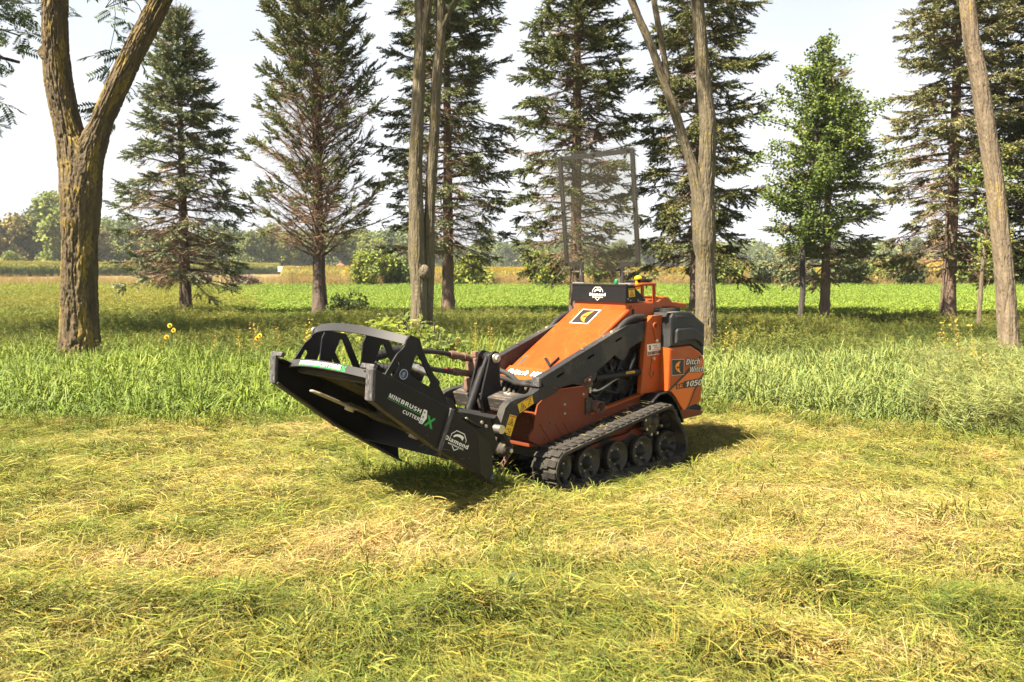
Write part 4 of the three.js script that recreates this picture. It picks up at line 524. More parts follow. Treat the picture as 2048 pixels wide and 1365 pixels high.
// fuel tanks either side of the operator's place
for (const s of [1, -1]) {
  const z0 = s > 0 ? 0.14 : -0.452, z1 = s > 0 ? 0.452 : -0.14;
  const tank = obj('fuel_tank', [plate([[1.160, 0.892], [1.176, 1.12], [1.20, 1.152], [1.44, 1.154], [1.627, 1.052], [1.62, 0.795], [1.56, 0.842], [1.438, 0.896]], z0, z1, 0.022)], M.plastic, loader);
  const cover = obj('rear_cover', [plate([[1.143, 0.556], [1.160, 0.888], [1.438, 0.892], [1.56, 0.838], [1.62, 0.791], [1.592, 0.427], [1.345, 0.385], [1.30, 0.43], [1.25, 0.49], [1.19, 0.545]], z0 - 0.001, z1 + 0.001, 0.020)], M.orange, loader);
  if (s > 0) {
    obj('moulded_rib', [plate([[1.215, 0.922], [1.216, 1.012], [1.236, 1.032], [1.444, 1.036], [1.588, 0.955], [1.580, 0.875], [1.50, 0.925], [1.44, 0.938], [1.30, 0.932]], 0.44, 0.476, 0.012)], M.plastic, tank);
    obj('grip_slot', [boxy(1.225, 1.47, 1.105, 1.130, 0.440, 0.4585, 0.006)], M.plastic, tank);
    obj('filler_cap', [new THREE.CylinderGeometry(0.06, 0.065, 0.03, 26).translate(1.33, 1.165, 0.30)], M.plastic, tank); obj('tank_label', [boxy(1.24, 1.34, 1.153, 1.1555, 0.36, 0.40, 0)], M.cream, tank);
    obj('tank_ridge', [boxy(1.19, 1.46, 1.15, 1.172, 0.15, 0.25, 0.008)], M.plastic, tank);
    print('side_stripes', sideQuad([1.143, 0.80], [1.62, 0.80], [1.62, 0.36], [1.143, 0.36], 0.4548), 477, 440, (g) => { const X = (x) => (x - 1.143) * 1000, Y = (y) => (0.80 - y) * 1000, poly = (c, pts) => { g.fillStyle = c; g.beginPath(); pts.forEach(([x, y], i) => i ? g.lineTo(X(x), Y(y)) : g.moveTo(X(x), Y(y))); g.closePath(); g.fill(); };
      poly('#cf6410', [[1.155, 0.557], [1.405, 0.700], [1.545, 0.795], [1.61, 0.74], [1.60, 0.655], [1.47, 0.55], [1.375, 0.40], [1.345, 0.39], [1.30, 0.435], [1.25, 0.495], [1.19, 0.55]]); poly('#c4591a', [[1.46, 0.555], [1.385, 0.415], [1.352, 0.392], [1.372, 0.391], [1.44, 0.46], [1.50, 0.57]]); poly('#231c17', [[1.130, 0.556], [1.150, 0.548], [1.42, 0.690], [1.575, 0.79], [1.555, 0.80], [1.40, 0.708]]); poly('#231c17', [[1.612, 0.672], [1.618, 0.65], [1.50, 0.53], [1.41, 0.397], [1.39, 0.394], [1.485, 0.545]]); }, cover);
    print('side_emblem', sideQuad([1.180, 0.799], [1.344, 0.790], [1.343, 0.668], [1.186, 0.673], 0.4556), 160, 128, (g, w, h) => { g.fillStyle = '#b8b2a6'; g.fillRect(0, 0, w, h); g.fillStyle = '#181513'; g.fillRect(4, 4, w - 8, h - 8); crescentMark(g, 14, 6, w - 20, h - 12); }, cover);
    print('side_lettering', sideQuad([1.352, 0.800], [1.622, 0.790], [1.622, 0.662], [1.352, 0.672], 0.4562), 405, 192, (g, w) => { g.fillStyle = '#cfc9bc'; fitText(g, 'Ditch', 14, 84, 285, 92, 'italic bold', ['#1b1714', 16]); g.fillStyle = '#cfc9bc'; fitText(g, 'Witch', 88, 176, 300, 92, 'italic bold', ['#1b1714', 16]); }, cover);
    print('model_lettering', sideQuad([1.232, 0.618], [1.602, 0.626], [1.604, 0.545], [1.236, 0.556], 0.4568), 550, 110, (g) => { g.fillStyle = '#1b1714'; g.beginPath(); g.moveTo(8, 34); g.lineTo(150, 24); g.lineTo(170, 8); g.lineTo(530, 4); g.lineTo(524, 92); g.lineTo(160, 98); g.lineTo(10, 100); g.closePath(); g.fill(); g.fillStyle = '#e0701a'; fitText(g, 'SK', 22, 88, 122, 66, 'bold'); g.fillStyle = '#cfc9bc'; fitText(g, '1050', 180, 84, 336, 88, 'italic bold'); }, cover);
  }
}
// hood
{
  const hood = obj('hood', [plate([[0.165, 0.764], [0.925, 1.217], [0.93, 0.96], [0.60, 0.85], [0.20, 0.66]], -0.278, 0.278, 0.022)], M.hood, loader);
  obj('hood_nose', [plate([[0.055, 0.694], [0.172, 0.772], [0.196, 0.76], [0.10, 0.655], [0.07, 0.655]], -0.282, 0.282, 0.006)], M.orange, loader);
  const N = [-0.512, 0.859], onHood = (x, z, up = 0.002) => [x + N[0] * up, 0.764 + (x - 0.165) * 0.596 + N[1] * up, z], onNose = (x, z, up = 0.002) => [x - 0.555 * up, 0.694 + (x - 0.055) * 0.6667 + 0.832 * up, z];
  print('hood_emblem', [onHood(0.850, -0.160), onHood(0.850, 0.032), onHood(0.681, 0.038), onHood(0.681, -0.146)], 160, 170, (g, w, h) => { g.fillStyle = '#e6e2d8'; g.fillRect(0, 0, w, h); g.fillStyle = '#201c1a'; g.fillRect(7, 7, w - 14, h - 14); crescentMark(g, 18, 8, w - 30, h - 16); }, hood);
  print('hood_lettering', [onNose(0.150, -0.268), onNose(0.150, 0.262), onNose(0.078, 0.262), onNose(0.078, -0.268)], 900, 150, (g) => { g.fillStyle = '#efece4'; fitText(g, 'Ditch Witch', 20, 112, 840, 128, 'italic bold', ['#1b1714', 22]); }, loader);
  const slot = new THREE.CapsuleGeometry(0.022, 0.095, 6, 16).rotateZ(-Math.PI / 2).rotateZ(Math.atan(0.596)); slot.scale(1, 1, 1); obj('hood_latch_recess', [slot.clone().scale(1, 1, 0.9).translate(...onHood(0.243, -0.21, -0.017))], M.scuffed, hood);
  obj('hood_latch', [beam(onHood(0.205, 0.112, 0.004), [0.205 - 0.012, 0.852, 0.068], 0.026, 0.010), beam(onHood(0.205, 0.112, 0.006), onHood(0.292, 0.118, 0.008), 0.030, 0.010), beam(onHood(0.235, 0.118, 0.016), onHood(0.290, 0.119, 0.016), 0.012, 0.006)], M.hose, hood);
  for (const [x, z] of [[0.188, 0.06], [0.2, -0.18], [0.86, -0.22], [0.87, 0.2]]) obj('bolt', [bolt([0, 0, 0], 0.008, 0.006, 'y').translate(...onHood(x, z, 0.002))], M.rusty, hood);
  obj('cowl', [plate([[0.845, 0.93], [0.86, 1.235], [1.20, 1.232], [1.22, 1.10], [1.20, 0.93]], -0.262, 0.262, 0.012)], M.orange, loader);
  obj('cowl_latch', [boxy(0.915, 0.955, 1.135, 1.185, 0.260, 0.272, 0.006), rod([0.938, 1.145, 0.272], [0.942, 1.115, 0.276], 0.007, 8)], M.black, loader);
  obj('grille_frame', [boxy(0.03, 0.16, 0.545, 0.665, -0.27, -0.25, 0.003), boxy(0.03, 0.16, 0.545, 0.665, 0.25, 0.27, 0.003), boxy(0.10, 0.16, 0.54, 0.66, -0.25, 0.25, 0.003)], M.under, loader);
  for (let k = 0; k < 10; k++) obj('grille_slat', [beam([-0.01, 0.545, -0.232 + k * 0.0515], [0.07, 0.675, -0.232 + k * 0.0515], 0.028, 0.028, 0, 0.008)], k % 3 ? M.under : M.rubber, loader);
}
// console with its shield
{
  const con = obj('console', [plate([[0.845, 1.236], [0.845, 1.360], [0.855, 1.366], [0.948, 1.352], [1.087, 1.259], [1.085, 1.240]], -0.273, 0.273, 0.004)], M.black, loader);
  obj('console_rim', [boxy(0.842, 0.856, 1.358, 1.372, -0.268, 0.268, 0.003), beam([0.858, 1.369, 0.262], [0.94, 1.358, 0.262], 0.012, 0.012), beam([0.858, 1.369, -0.262], [0.94, 1.358, -0.262], 0.012, 0.012)], M.black, con);
  for (const [x, y] of [[0.90, 1.25], [0.99, 1.252], [1.065, 1.262], [0.87, 1.262]]) obj('bolt', [bolt([x, y, 0.275], 0.005, 0.005)], M.zinc, con);
  print('console_emblem', [[0.8428, 1.352, -0.094], [0.8428, 1.352, 0.084], [0.8428, 1.244, 0.084], [0.8428, 1.244, -0.094]], 330, 200, (g, w, h) => diamondMark(g, w, h, 'MOWERS'), con);
  print('warning_label', sideQuad([0.873, 1.340], [0.947, 1.342], [0.953, 1.279], [0.880, 1.275], 0.2753), 128, 120, (g, w, h) => { g.fillStyle = '#d3a70f'; g.fillRect(0, 0, w, h); g.fillStyle = '#14120a'; g.fillRect(10, 6, w - 20, 12); warnTriangle(g, 26, 28, 76); g.fillRect(16, 106, 96, 5); }, con);
  obj('console_top', [boxy(0.87, 0.95, 1.345, 1.3505, -0.25, 0.25, 0)], M.black, con);
  obj('green_knob', [new THREE.CapsuleGeometry(0.017, 0.016, 5, 14).translate(1.064, 1.385, 0)], M.green, loader); obj('knob_stem', [rod([1.06, 1.28, 0], [1.064, 1.38, 0], 0.006, 8)], M.zinc, loader);
  obj('lever_knob', [new THREE.CapsuleGeometry(0.024, 0.055, 6, 16).scale(1, 1, 0.9).translate(1.21, 1.378, 0.1), new THREE.SphereGeometry(0.033, 16, 12).scale(1, 0.75, 1).translate(1.21, 1.412, 0.1)], M.yellow, loader);
  const sh = new THREE.Group(); sh.name = 'debris_shield'; loader.add(sh); sh.position.set(0.872, 1.466, 0); sh.rotation.z = Math.atan2(0.872 - 0.777, 2.39 - 1.466);
  const pane = obj('shield_pane', [boxy(-0.003, 0.003, 0, 0.928, -0.405, 0.405, 0)], new THREE.MeshPhysicalMaterial({ color: C(0.88, 0.88, 0.86), roughness: 0.13, transmission: 1, thickness: 0, specularIntensity: 0.9 }), sh);
  const bar = M.scuffed, barD = worn([0.022, 0.022, 0.023], [0.075, 0.074, 0.072], 0.5, 0.45, 33);
  for (const [a, b] of [[[0.014, 0.05, -0.36], [0.014, 0.90, -0.36]], [[0.014, 0.05, 0.36], [0.014, 0.90, 0.36]], [[0.014, 0.885, -0.342], [0.014, 0.885, 0.342]], [[0.014, 0.06, -0.378], [0.014, 0.06, -0.215]], [[0.014, 0.06, 0.215], [0.014, 0.06, 0.378]], [[0.018, 0.075, -0.205], [0.004, -0.10, -0.205]], [[0.018, 0.075, 0.205], [0.004, -0.10, 0.205]]]) obj('frame_bar', [beam(a, b, 0.018, 0.035)], barD, sh);
  for (const [y, z] of [[0.885, -0.33], [0.885, 0.0], [0.885, 0.33], [0.47, -0.36], [0.47, 0.36], [0.06, -0.35], [0.06, 0.35]]) obj('bolt', [bolt([-0.006, y, z], 0.008, 0.008, 'x')], M.black, sh);
  for (const z of [-0.235, 0.235]) { obj('pivot_pin', [rod([0.01, 0.0, z - 0.07], [0.01, 0.0, z + 0.05], 0.006, 8), rod([0.0, -0.03, z + 0.03], [0.0, 0.02, z + 0.03], 0.004, 6), boxy(-0.01, 0.03, -0.10, -0.085, z - 0.06, z + 0.06, 0.003)], M.zinc, sh); obj('pivot_knob', [new THREE.SphereGeometry(0.015, 12, 8).translate(-0.014, 0.02, z - 0.05)], M.black, sh); }
  // rear deck and grab rail
  obj('rear_deck', [plate([[1.195, 1.13], [1.20, 1.236], [1.34, 1.232], [1.42, 1.268], [1.48, 1.262], [1.53, 1.222], [1.725, 1.205], [1.725, 1.163], [1.55, 1.178], [1.40, 1.185], [1.30, 1.13]], -0.25, 0.2, 0.008)], M.orange, loader);
  obj('rear_tray', [boxy(1.28, 1.60, 1.135, 1.178, -0.22, 0.23, 0.01)], M.black, loader);
  obj('grab_rail', [hose([[1.03, 1.352, 0.205], [1.10, 1.365, 0.205], [1.20, 1.37, 0.205], [1.285, 1.368, 0.205], [1.305, 1.366, 0.19], [1.31, 1.366, 0.12], [1.31, 1.366, -0.18]], 0.012, 40, 10), rod([1.13, 1.367, 0.205], [1.13, 1.235, 0.205], 0.014, 12), rod([1.277, 1.369, 0.205], [1.277, 1.225, 0.205], 0.014, 12)], M.orange, loader);
  obj('rail_grip', [hose([[1.13, 1.392, 0.17], [1.2, 1.396, 0.15], [1.28, 1.392, 0.15], [1.312, 1.384, 0.12], [1.312, 1.384, -0.1]], 0.013, 24, 10)], M.black, loader);
}
// lift arms
for (const s of [1, -1]) {
  const z = (a, b) => (s > 0 ? [a, b] : [-b, -a]);
  const [a0, a1] = z(0.296, 0.362);
  const slots = [[0.042, 0.766], [0.355, 0.870], [0.66, 0.974]].map(([x, y]) => { const c = Math.cos(0.34), q = Math.sin(0.34), l = 0.036, h = 0.012; return [[-l, -h], [l, -h], [l + 0.006, 0], [l, h], [-l, h], [-l - 0.006, 0]].map(([u, v]) => [x + u * c - v * q, y + u * q + v * c]).reverse(); });
  const arm = obj('lift_arm', [plate([[-0.153, 0.757], [0.20, 0.882], [0.56, 1.008], [0.752, 1.075], [0.786, 1.06], [0.788, 0.889], [0.722, 0.818], [0.69, 0.822], [0.620, 0.862], [0.50, 0.80], [0.43, 0.762], [0.402, 0.70], [0.345, 0.668], [0.246, 0.677], [0.173, 0.692], [0.031, 0.676], [-0.124, 0.705]], a1 - 0.014, a1, 0.003, s > 0 ? slots : []), plate([[-0.153, 0.757], [0.20, 0.882], [0.56, 1.008], [0.752, 1.075], [0.76, 1.05], [0.56, 0.985], [0.20, 0.858], [-0.145, 0.735]], a0, a1 - 0.013, 0.003), plate([[-0.14, 0.74], [0.56, 0.98], [0.74, 1.03], [0.74, 0.93], [0.40, 0.78], [0.05, 0.69], [-0.11, 0.70]], a0, a0 + 0.014, 0.003)], M.blackDusty, loader);
  obj('lower_arm', [plate([[0.03, 0.668], [-0.09, 0.705], [-0.124, 0.703], [-0.237, 0.656], [-0.385, 0.641], [-0.44, 0.624], [-0.476, 0.594], [-0.520, 0.49], [-0.558, 0.385], [-0.552, 0.32], [-0.51, 0.285], [-0.462, 0.288], [-0.438, 0.33], [-0.426, 0.40], [-0.395, 0.495], [-0.347, 0.541], [-0.213, 0.588], [0.0, 0.645]], a0 + 0.004, a1 - 0.002, 0.004)], M.blackDusty, loader);
  const [l0, l1] = z(0.300, 0.346);
  obj('arm_link', [plate([[0.75, 1.068], [0.80, 1.078], [0.99, 1.088], [1.0, 0.96], [0.90, 0.93], [0.78, 0.888]], l0, l1, 0.004)], M.blackDusty, loader);
  const hz = s * 0.335; obj('arm_hose', [hose([[0.66, 1.02, hz], [0.75, 1.088, hz], [0.86, 1.125, hz], [0.96, 1.128, hz], [1.04, 1.105, hz - s * 0.03]], 0.022, 28, 10), hose([[0.70, 1.02, hz - s * 0.03], [0.78, 1.072, hz - s * 0.03], [0.88, 1.100, hz - s * 0.03], [1.0, 1.10, hz - s * 0.05]], 0.018, 24, 10)], M.hose, loader);
  for (const [x, y] of [[0.30, 0.924], [0.62, 1.03], [0.53, 1.0]]) obj('bolt', [bolt([x, y + 0.002, s * 0.33], 0.012, 0.012, 'y')], x > 0.6 ? M.cream : M.zinc, arm);
  obj('hose_clamp', [boxy(-0.17, -0.145, 0.70, 0.762, s > 0 ? 0.29 : -0.365, s > 0 ? 0.365 : -0.29, 0.004)], M.scuffed, arm);
  // lift cylinder
  const cz = s * 0.325;
  obj('lift_cylinder', [rod([0.45, 0.704, cz], [1.0, 0.712, cz], 0.0255, 22), rod([0.43, 0.7035, cz], [0.47, 0.704, cz], 0.031, 22)], M.black, loader); obj('cylinder_rod', [rod([0.36, 0.7025, cz], [0.44, 0.704, cz], 0.014, 16)], M.steel, loader);
  obj('rod_eye', [turned([0.355, 0.70, cz], [[0.014, s * 0.03], [0.034, s * 0.03], [0.036, s * 0.02], [0.036, -s * 0.03]], 22), turned([0.325, 0.704, s * 0.362], [[0, s * 0.022], [0.014, s * 0.02], [0.016, 0]], 14), beam([0.28, 0.715, s * 0.37], [0.355, 0.733, s * 0.37], 0.009, 0.008), turned([0.283, 0.703, s * 0.366], [[0, s * 0.012], [0.012, s * 0.01], [0.012, 0]], 10)], M.rusty, loader);
  obj('cylinder_lug', [plate([[0.34, 0.64], [0.43, 0.64], [0.45, 0.67], [0.42, 0.74], [0.34, 0.74]], s > 0 ? 0.30 : -0.31, s > 0 ? 0.31 : -0.30, 0.002)], M.under, loader);
  // foot: pin boss and roller
  obj('foot_pin', [turned([-0.502, 0.328, s * 0.36], [[0, s * 0.075], [0.022, s * 0.075], [0.024, s * 0.05], [0.040, s * 0.05], [0.044, s * 0.04], [0.044, s * 0.012], [0.052, s * 0.01], [0.052, 0]], 26)], M.under, loader); obj('foot_bolt', [bolt([-0.502, 0.328, s * 0.44], 0.015, 0.014)], M.zinc, loader);
}
print('cylinder_label', sideQuad([0.76, 0.7285], [0.865, 0.7295], [0.865, 0.712], [0.76, 0.711], 0.3525), 128, 24, (g, w, h) => { g.fillStyle = '#c79a0c'; g.fillRect(0, 0, w, h); g.fillStyle = '#2a230c'; g.fillRect(8, 6, 14, 12); g.fillRect(30, 7, 40, 4); g.fillRect(30, 14, 80, 4); }, loader);
print('arm_warning_label', sideQuad([-0.368, 0.605], [-0.232, 0.652], [-0.216, 0.596], [-0.345, 0.545], 0.3612), 200, 96, (g, w, h) => { g.fillStyle = '#d9ad10'; g.fillRect(0, 0, w, h); g.fillStyle = '#b9641a'; g.fillRect(104, 4, 90, 14); warnTriangle(g, 16, 14, 74); g.strokeStyle = '#14120a'; g.lineWidth = 6; g.beginPath(); g.moveTo(120, 84); g.lineTo(150, 40); g.lineTo(176, 60); g.moveTo(150, 40); g.lineTo(160, 26); g.moveTo(136, 62); g.lineTo(164, 84); g.stroke(); g.beginPath(); g.arc(166, 28, 7, 0, 7); g.fillStyle = '#14120a'; g.fill(); }, loader);
print('arm_warning_label', sideQuad([-0.436, 0.548], [-0.374, 0.528], [-0.428, 0.402], [-0.489, 0.425], 0.3612), 96, 200, (g, w, h) => { g.fillStyle = '#d9ad10'; g.fillRect(0, 0, w, h); g.fillStyle = '#b9641a'; g.fillRect(8, 6, 80, 16); warnTriangle(g, 12, 34, 72); g.strokeStyle = '#14120a'; g.lineWidth = 6; g.beginPath(); g.moveTo(20, 150); g.lineTo(46, 138); g.lineTo(48, 176); g.moveTo(64, 130); g.lineTo(66, 176); g.lineTo(82, 150); g.stroke(); g.fillStyle = '#14120a'; g.fillRect(14, 184, 66, 6); }, loader);
// cross tube, tilt cylinder with its ears
obj('cross_tube', [boxy(-0.062, 0.062, -0.05, 0.05, -0.335, 0.335, 0.008).rotateZ(0.28).translate(-0.295, 0.592, 0)], worn([0.026, 0.024, 0.022], [0.15, 0.12, 0.09], 0.85, 0.65, 51, 8), loader);
print('chalk_mark', [[-0.247, 0.6585, 0.125], [-0.263, 0.6545, 0.2], [-0.30, 0.6435, 0.2], [-0.285, 0.648, 0.125]], 96, 64, (g) => { g.fillStyle = '#d8d6cf'; g.fillRect(8, 40, 34, 9); g.fillRect(20, 12, 9, 36); g.fillRect(50, 42, 8, 8); g.fillRect(64, 40, 28, 9); g.fillRect(74, 10, 9, 38); }, loader);
const EAR = [[-0.335, 0.905], [-0.312, 0.925], [-0.285, 0.930], [-0.255, 0.920], [-0.238, 0.88], [-0.243, 0.816], [-0.243, 0.717], [-0.212, 0.645], [-0.245, 0.545], [-0.385, 0.515], [-0.420, 0.610], [-0.400, 0.695], [-0.345, 0.865]];
for (const [z0, z1] of [[-0.075, -0.058], [0.045, 0.062]]) obj('cylinder_ear', [plate(EAR, z0, z1, 0.004)], M.black, loader);
obj('ear_pin', [rod([-0.283, 0.882, -0.085], [-0.283, 0.882, 0.075], 0.019, 18), turned([-0.283, 0.882, 0.062], [[0.014, 0.012], [0.032, 0.010], [0.034, 0]], 22), turned([-0.283, 0.882, -0.075], [[0.034, 0], [0.032, -0.012], [0.0, -0.014]], 22)], M.zinc, loader); obj('ear_pin_bolt', [bolt([-0.283, 0.882, 0.080], 0.020, 0.022)], M.cream, loader);
obj('tilt_cylinder', [rod([-0.462, 0.552, -0.006], [-0.345, 0.80, -0.006], 0.031, 24), rod([-0.357, 0.775, -0.006], [-0.30, 0.885, -0.006], 0.019, 18), rod([-0.476, 0.522, -0.006], [-0.455, 0.567, -0.006], 0.035, 22), rod([-0.35, 0.79, -0.006], [-0.338, 0.815, -0.006], 0.026, 22), turned([-0.283, 0.882, -0.006], [[0.020, 0.03], [0.036, 0.03], [0.036, -0.03], [0.020, -0.03]], 22)], M.black, loader);
obj('quick_attach_plate', [boxy(-0.018, 0.018, -0.17, 0.10, -0.42, 0.42, 0.006).rotateZ(0.55).translate(-0.565, 0.475, 0), boxy(-0.03, 0.05, 0.06, 0.09, -0.2, 0.2, 0.006).rotateZ(0.55).translate(-0.54, 0.46, 0)], M.black, loader);
obj('front_hoses', [hose([[0, 0.752, -0.20], [0, 0.738, -0.13], [-0.01, 0.718, -0.06], [-0.04, 0.695, 0.02], [-0.07, 0.70, 0.12], [-0.10, 0.716, 0.22], [-0.12, 0.72, 0.30]], 0.020, 40, 10), hose([[0, 0.702, -0.195], [-0.005, 0.697, -0.12], [-0.02, 0.69, -0.05], [-0.06, 0.685, 0.03], [-0.09, 0.692, 0.14], [-0.12, 0.70, 0.30]], 0.018, 40, 10)], M.hose, loader);
obj('hose_fittings', [rod([0.0, 0.768, -0.235], [0.0, 0.752, -0.195], 0.016, 8), rod([0.01, 0.71, -0.23], [0, 0.702, -0.192], 0.016, 8)], M.cream, loader);
// coupler block between arms and cutter hoses
obj('coupler_block', [boxy(-0.33, -0.24, 0.72, 0.87, -0.20, -0.10, 0.008), boxy(-0.30, -0.26, 0.86, 0.915, -0.17, -0.13, 0.006), boxy(-0.36, -0.25, 0.64, 0.73, -0.19, -0.09, 0.01)], M.rusty, loader);
obj('orange_wire', [hose([[-0.30, 0.80, -0.10], [-0.31, 0.75, -0.08], [-0.30, 0.68, -0.07], [-0.29, 0.64, -0.06]], 0.004, 16, 6)], M.orange, loader);
{ const link = new THREE.TorusGeometry(0.013, 0.0045, 6, 14).scale(1, 1.45, 1); const pts = [[-0.463, 0.349], [-0.468, 0.323], [-0.482, 0.302], [-0.497, 0.285], [-0.512, 0.268], [-0.527, 0.25], [-0.54, 0.234], [-0.552, 0.216], [-0.562, 0.20]]; const ch = new THREE.Group(); ch.name = 'safety_chain'; loader.add(ch); pts.forEach(([x, y], k) => { const m = obj('chain_link', link, M.rusty, ch); m.position.set(x, y, 0.40); m.rotation.set(0, k % 2 ? 1.57 : 0.2, 0.5); }); }
// operator's platform at the back
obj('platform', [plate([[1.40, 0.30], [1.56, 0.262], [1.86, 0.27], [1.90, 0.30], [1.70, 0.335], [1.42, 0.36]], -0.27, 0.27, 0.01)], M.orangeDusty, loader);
{ const pad = new THREE.Shape(); pad.moveTo(1.66, -0.25); pad.lineTo(1.86, -0.25); pad.bezierCurveTo(1.93, -0.22, 1.93, 0.22, 1.86, 0.25); pad.lineTo(1.66, 0.25); pad.closePath(); const g = new THREE.ExtrudeGeometry(pad, { depth: 0.02, bevelEnabled: true, bevelSize: 0.012, bevelThickness: 0.012 }).rotateX(-Math.PI / 2).translate(0, 0.315, 0); const st = obj('tread_pad', [g], M.rubber, loader); const bars = []; for (let k = 0; k < 6; k++) for (let q = 0; q < 8; q++) bars.push(boxy(-0.018, 0.018, 0, 0.008, -0.006, 0.006, 0.003).rotateY((k + q) % 2 ? 0.7 : -0.7).translate(1.68 + k * 0.037, 0.346, -0.22 + q * 0.063)); obj('tread_bars', bars, M.rubber, st); }
// ---------------------------------------------------------------- the mower deck held up in front of the loader. Own axes: x down the deck to its rear, y square to the deck, z to the near side
const PITCH = 27 * Math.PI / 180, DO = [-1.533, 0.907];
const cutter = thing('brush_cutter', 'black rotary brush cutter deck tipped up on the front of the orange loader', 'mower deck', [BASE[0] + DO[0] * 0.723, DO[1], BASE[2] - DO[0] * 0.691], TURN);
cutter.rotation.order = 'YXZ'; cutter.rotation.z = -PITCH;
const cp = Math.cos(PITCH), sp_ = Math.sin(PITCH);
const D = (x, y) => [cp * (x - DO[0]) - sp_ * (y - DO[1]), sp_ * (x - DO[0]) + cp * (y - DO[1])];
const DD = (list) => list.map(([x, y]) => D(x, y));
const SIDE = DD([[-1.622, 0.950], [-1.634, 0.776], [-1.198, 0.455], [-0.860, 0.252], [-0.885, 0.513], [-1.088, 0.672], [-1.30, 0.787]]);
const WING = DD([[-0.862, 0.252], [-0.702, 0.149], [-0.728, 0.406], [-0.887, 0.513]]);
for (const s of [1, -1]) {
  const z = (a, b) => (s > 0 ? [a, b] : [-b, -a]), [z0, z1] = z(0.535, 0.557);
  const side = obj('side_plate', [plate(SIDE, z0, z1, 0.003)], M.black, cutter);
  // rear wing, bent inwards
  { const zo = s * 0.556, zi = s * 0.500, t = s * 0.016, c = WING.map(([x, y], i) => [x, y, i === 0 || i === 3 ? zo : zi]), g = new THREE.BufferGeometry(), v = c.concat(c.map(([x, y, w]) => [x, y, w - t])); g.setAttribute('position', new THREE.Float32BufferAttribute(v.flat(), 3)); const q = [[0, 1, 2, 3], [7, 6, 5, 4], [0, 4, 5, 1], [1, 5, 6, 2], [2, 6, 7, 3], [3, 7, 4, 0]]; g.setIndex(q.flatMap(([a, b, d, e]) => s > 0 ? [a, b, d, a, d, e] : [a, d, b, a, e, d])); const n = g.toNonIndexed(); n.computeVertexNormals(); obj('rear_wing', [n], M.black, cutter); }
  const [f0, f1] = z(0.490, 0.558), top = D(-1.622, 0.950), bot = D(-1.634, 0.776);
  obj('front_post', [beam([top[0] - 0.008, top[1], (f0 + f1) / 2], [bot[0] - 0.008, bot[1], (f0 + f1) / 2], 0.022, 0.066)], M.scuffed, cutter);
  const [g0, g1] = z(0.43, 0.55); obj('top_flange', [boxy(top[0] - 0.016, top[0] + 0.01, -0.006, 0.022, g0, g1, 0.003)], M.scuffed, cutter);
  // skid along the lower edge, its worn sole turned to the grass
  const low = DD([[-1.636, 0.778], [-1.198, 0.455], [-0.86, 0.252], [-0.705, 0.152]]), [s0, s1] = z(0.478, 0.552);
  for (let k = 0; k < 3; k++) obj('skid', [beam([low[k][0], low[k][1] + 0.004, (s0 + s1) / 2 - (k === 2 ? s * 0.02 : 0)], [low[k + 1][0], low[k + 1][1] + 0.004, (s0 + s1) / 2 - (k === 2 ? s * 0.04 : 0)], 0.014, 0.072)], M.under, cutter);
  obj('inner_flange', [boxy(0.30, 0.80, -0.10, -0.0135, s > 0 ? 0.503 : -0.515, s > 0 ? 0.515 : -0.503, 0.002)], M.black, cutter);
  const b0 = D(-1.088, 0.678), b1 = D(-1.19, 0.445); obj('weld_strap', [beam([b0[0], b0[1], s * 0.558], [b1[0], b1[1], s * 0.558], 0.030, 0.020)], M.scuffed, cutter);
  obj('top_edge', [boxy(-0.09, 0.80, -0.021, -0.0125, s > 0 ? 0.44 : -0.536, s > 0 ? 0.536 : -0.44, 0.003)], M.black, cutter);
}
// uprights of the push bar: two at the sides, two between, cut out to save weight
const UP = DD([[-1.527, 0.900], [-1.435, 1.018], [-1.402, 1.040], [-1.380, 1.062], [-1.366, 1.095], [-1.340, 1.121], [-1.272, 1.091], [-1.249, 1.019], [-1.171, 0.876], [-1.040, 0.658]]);
const TRI = DD([[-1.300, 1.005], [-1.283, 1.003], [-1.193, 0.835], [-1.207, 0.812], [-1.330, 0.878], [-1.346, 0.903]]).reverse(), SLOT = DD([[-1.433, 0.975], [-1.415, 0.968], [-1.414, 0.950], [-1.453, 0.890], [-1.472, 0.890], [-1.478, 0.905]]).reverse();
const MIDUP = DD([[-1.498, 0.905], [-1.492, 0.945], [-1.474, 1.070], [-1.446, 1.118], [-1.30, 1.085], [-1.28, 1.05], [-1.205, 0.885], [-1.12, 0.70]]), MIDTRI = DD([[-1.345, 1.052], [-1.328, 1.052], [-1.215, 0.79], [-1.40, 0.905], [-1.405, 0.93]]).reverse();
for (const s of [1, -1]) {
  const u = obj('upright', [plate(UP, s > 0 ? 0.486 : -0.498, s > 0 ? 0.498 : -0.486, 0.002, [TRI, SLOT])], M.black, cutter);
  if (s > 0) { const c = D(-1.392, 0.900), ring = (r, px) => [[c[0] - r, c[1] + r, 0.4995], [c[0] + r, c[1] + r, 0.4995], [c[0] + r, c[1] - r, 0.4995], [c[0] - r, c[1] - r, 0.4995]]; print('round_badge', ring(0.030), 96, 96, (g) => { g.fillStyle = '#c9d2d8'; g.beginPath(); g.arc(48, 48, 46, 0, 7); g.fill(); g.fillStyle = '#16304f'; g.beginPath(); g.arc(48, 48, 41, 0, 7); g.fill(); g.strokeStyle = g.fillStyle = '#b9c7d4'; g.lineWidth = 3; g.beginPath(); g.arc(50, 44, 14, 1.2, 5.6); g.stroke(); fitText(g, '25', 40, 54, 22, 24); fitText(g, 'YEARS', 24, 74, 40, 11); }, u); }
  obj('upright', [plate(MIDUP, s * 0.22 - 0.006, s * 0.22 + 0.006, 0.002, [MIDTRI])], M.black, cutter);
}
